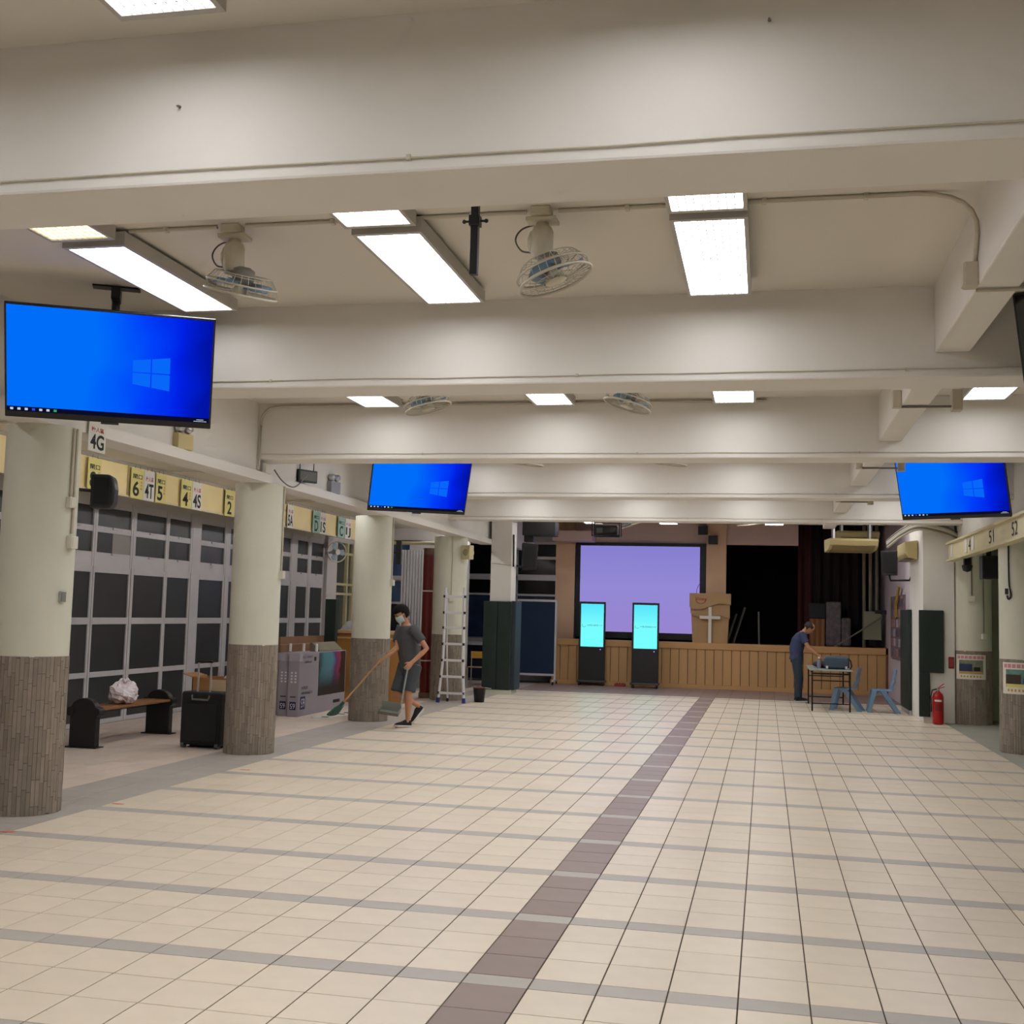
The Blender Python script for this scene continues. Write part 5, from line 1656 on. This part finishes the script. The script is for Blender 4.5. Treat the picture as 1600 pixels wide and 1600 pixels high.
    remesh(c.build('t_shirt', shirt, t), .011, 4)
    # trousers or shorts
    c = MB()
    c.loft([(hip - V(0, 0, .13), l * .15, fd * .12), (hip - V(0, 0, .02), l * .188, fd * .136), (hip + up * .05, l * .18, fd * .132)], 18)
    for nm in 'LR':
        hp, kn, an = J['hp' + nm], J['kn' + nm], J['an' + nm]
        if leg_len <= 1:
            c.tube([hp + V(0, 0, .02), hp.lerp(kn, .4), hp.lerp(kn, leg_len)], [.115, .106, .100], 14)
        else:
            c.tube([hp + V(0, 0, .02), hp.lerp(kn, .4), kn, kn.lerp(an, .5), an + V(0, 0, .0)], [.112, .096, .078, .068, .066], 14)
    remesh(c.build('shorts' if leg_len <= 1 else 'trousers', trousers, t), .011, 4)
    for nm in 'LR':
        an, toe = J['an' + nm], J['toe' + nm]
        heel = J['heel' + nm]
        d = (toe - heel).normalized()
        sd = d.cross(V(0, 0, 1)).normalized()
        u2 = sd.cross(d).normalized()
        s_ = MB()
        s_.loft([(heel - d * .005 + u2 * .035, sd * .028, u2 * .034), (heel + d * .03 + u2 * .05, sd * .038, u2 * .05), (heel + d * .09 + u2 * .052, sd * .04, u2 * .052), (heel + d * .16 + u2 * .036, sd * .046, u2 * .034), (heel + d * .22 + u2 * .028, sd * .046, u2 * .026), (heel + d * .262 + u2 * .02, sd * .026, u2 * .014)], 14)
        s_.tube([heel + d * .045 + u2 * .06, an.lerp(heel + d * .045 + u2 * .06, .4)], [.042, .043], 12)
        so = remesh(s_.build('shoe', shoes or M_SHOE, t), .008, 3)
        q = MB()
        out = [(.0, .030), (.06, .036), (.12, .036), (.19, .048), (.24, .042), (.272, .018)]
        poly = [heel + d * a + sd * w_ for a, w_ in out] + [heel + d * a - sd * w_ for a, w_ in reversed(out)]
        nP = len(poly)
        vs = [p - u2 * .002 for p in poly] + [p + u2 * .024 for p in poly]
        q.add(vs, [(k, (k + 1) % nP, nP + (k + 1) % nP, nP + k) for k in range(nP)] + [tuple(range(nP - 1, -1, -1)), tuple(range(nP, 2 * nP))])
        q.build('sole', M_SOLE, so)
    return t


# the sweeping man
L0 = V(-3.87, 11.8, 0)
g = lambda x, y, z: V(x, y, z) - L0
J = dict(hip=g(-3.88, 11.85, .88), waist=g(-3.90, 11.83, 1.02), chest=g(-3.925, 11.80, 1.24), neck=g(-3.935, 11.775, 1.43), head=g(-3.985, 11.72, 1.575), tilt=.55,
         shL=g(-3.775, 11.64, 1.36), elL=g(-3.575, 11.62, 1.10), wrL=g(-3.735, 11.475, .915), handL=(V(-.06, -.04, -.08), V(.6, -.7, .2), .5, 1),
         shR=g(-4.085, 11.93, 1.36), elR=g(-4.04, 11.72, 1.08), wrR=g(-4.145, 11.555, .965), handR=(V(-.07, -.05, -.04), V(-.1, -.3, 1), .75, 1),
         hpL=g(-3.80, 11.78, .84), knL=g(-3.845, 11.68, .47), anL=g(-3.855, 11.76, .10), heelL=g(-3.83, 11.80, .002), toeL=g(-3.99, 11.60, .02),
         hpR=g(-3.96, 11.92, .84), knR=g(-4.05, 11.80, .45), anR=g(-3.79, 12.06, .28), heelR=g(-3.735, 12.11, .235), toeR=g(-3.87, 12.0, .03))
M_TEE1 = mat('charcoal_tee', (74, 76, 78), .85, var=.06, vscale=9, bump=.25, bscale=12)
M_SH1 = mat('grey_shorts', (66, 70, 76), .85, var=.06, vscale=9, bump=.25, bscale=12)
person('man in a charcoal t-shirt, shorts and face mask sweeping with a broom', tuple(L0), (-.75, -.66, 0), J, M_TEE1, M_SH1, .92, True, mask=True)
t = thing('broom', 'long wooden broom with a dark green head held by the sweeping man', 'broom', (0, 0, 0))
hr = J['wrR'] + L0 + V(-.07, -.055, -.055)
bt, bb = V(-3.985, 11.50, 1.12), V(-4.73, 11.46, .30)
MB().tube([bt, hr, bb], .0125, 10).build('handle', mat('broom_wood', (190, 150, 100), .5, var=.08), t)
hd = (bb - bt).normalized()
MB().tube([bb - hd * .05, bb + hd * .03], [.02, .024], 10).build('socket', mat('green_plastic', (44, 92, 72), .5), t)
bp0 = bb + hd * .02
sdv = V(.25, .95, 0).normalized()
MB().loft([(bp0, sdv * .05, V(0, 0, .02)), (bp0 + hd * .05, sdv * .11, V(0, 0, .03)), (bp0 + hd * .16, sdv * .15, V(0, 0, .028))], 12).build('broom_head', mat('green_plastic', (44, 92, 72), .5), t)
t = thing('dustpan', 'grey green dustpan with an upright handle held by the sweeping man', 'dustpan', (-4.02, 11.42, .22), (0.18, .12, .15))
pm = mat('grey_green_pan', (128, 132, 124), .5)
MB().box(-.14, .14, -.10, .10, 0, .008).box(-.14, -.132, -.10, .10, .008, .06).box(.132, .14, -.10, .10, .008, .06).build('pan', pm, t)
MB().box(-.14, .14, .092, .10, .008, .13).build('back_plate', pm, t)
MB().box(-.14, .14, -.112, -.10, -.004, .035).build('front_lip', mat('brown_lip', (104, 92, 80), .6), t)
lh = J['wrL'] + L0 + V(-.05, -.035, -.075)
mw = Matrix.Translation((-4.02, 11.42, .22)) @ Euler((0.18, .12, .15)).to_matrix().to_4x4()
MB().tube([mw.inverted() @ lh, V(.13, .097, .10)], .012, 8).build('handle', mat('pale_pan_handle', (150, 158, 160), .5), t)

# the man bending over the table
L0 = V(1.62, 20.1, 0)
g = lambda x, y, z: V(x, y, z) - L0
J = dict(hip=g(1.62, 20.1, .88), waist=g(1.61, 20.1, 1.03), chest=g(1.66, 20.1, 1.23), neck=g(1.75, 20.1, 1.40), head=g(1.86, 20.08, 1.48), tilt=.85,
         shL=g(1.72, 20.27, 1.34), elL=g(1.86, 20.24, 1.09), wrL=g(2.02, 20.02, .95), handL=(V(.07, -.05, -.05), V(0, 0, 1), .5, -1),
         shR=g(1.72, 19.93, 1.34), elR=g(1.84, 19.88, 1.09), wrR=g(2.03, 19.88, .94), handR=(V(.08, -.01, -.05), V(0, 0, 1), .5, 1),
         hpL=g(1.62, 20.19, .85), knL=g(1.66, 20.19, .46), anL=g(1.64, 20.2, .09), heelL=g(1.585, 20.2, .002), toeL=g(1.83, 20.22, .02),
         hpR=g(1.62, 20.01, .85), knR=g(1.67, 20.0, .46), anR=g(1.66, 19.97, .09), heelR=g(1.605, 19.97, .002), toeR=g(1.86, 19.93, .02))
person('man in a navy t-shirt and dark trousers bending over the table', tuple(L0 + V(0, .15, 0)), (1, 0, 0), J, mat('navy_tee', (52, 60, 92), .85, var=.06, vscale=9, bump=.25, bscale=12), mat('dark_teal_trousers', (40, 56, 68), .85, var=.06, bump=.25, bscale=12), 2, False, hair_bald=True)

# the person in white bending behind the counter
L0 = V(-6.2, 16.45, 0)
g = lambda x, y, z: V(x, y, z) - L0
J = dict(hip=g(-6.28, 16.45, .92), waist=g(-6.22, 16.45, 1.06), chest=g(-6.06, 16.45, 1.25), neck=g(-5.88, 16.45, 1.36), head=g(-5.74, 16.45, 1.36), tilt=1.0,
         shL=g(-5.93, 16.62, 1.30), elL=g(-5.85, 16.62, 1.42 - .36), wrL=g(-5.75, 16.40, 1.03), handL=(V(.07, -.05, -.05), V(0, 0, 1), .5, -1),
         shR=g(-5.93, 16.28, 1.30), elR=g(-5.87, 16.26, 1.06), wrR=g(-5.72, 16.20, 1.03), handR=(V(.08, -.01, -.05), V(0, 0, 1), .5, 1),
         hpL=g(-6.28, 16.54, .88), knL=g(-6.24, 16.54, .47), anL=g(-6.28, 16.54, .05), heelL=g(-6.34, 16.54, -.038), toeL=g(-6.08, 16.54, -.02),
         hpR=g(-6.28, 16.36, .88), knR=g(-6.24, 16.36, .47), anR=g(-6.28, 16.36, .05), heelR=g(-6.34, 16.36, -.038), toeR=g(-6.08, 16.36, -.02))
person('person in a white shirt bending down behind the wooden counter', tuple(L0 + V(-.36, 0, .04)), (1, 0, 0), J, mat('white_shirt', (214, 214, 220), .8, bump=.2, bscale=12), mat('grey_trousers', (70, 72, 78), .85), 2, False)

# round wall fan beyond the letter signs
t = thing('wall_fan', 'round white wall fan left of the third column under the letter signs', 'fan', (-7.45, 18.0, 2.74), (0, 0, PI / 2 - .5))
MB().tube([(.24 * math.cos(2 * PI * k / 28), -.12, .20 * math.sin(2 * PI * k / 28)) for k in range(28)], .012, 6, closed=True).build('cage_ring', M_WHITEP, t)
for k in range(3):
    a = 2 * PI * k / 3
    MB().prism([(0.02, -.03), (.16, -.07), (.2, 0), (.16, .06), (.02, .03)], -.125, -.115, 'y', T=Matrix.Rotation(a, 4, 'Y')).build('blade', mat('pale_blue_blade', (150, 170, 180), .4), t)
MB().cyl((0, -.15, 0), (0, -.02, 0), .06, n=14).build('motor', M_WHITEP, t)
MB().bar((0, -.02, 0), (0, .22, -.02), .04).build('wall_bracket', M_WHITEP, t)
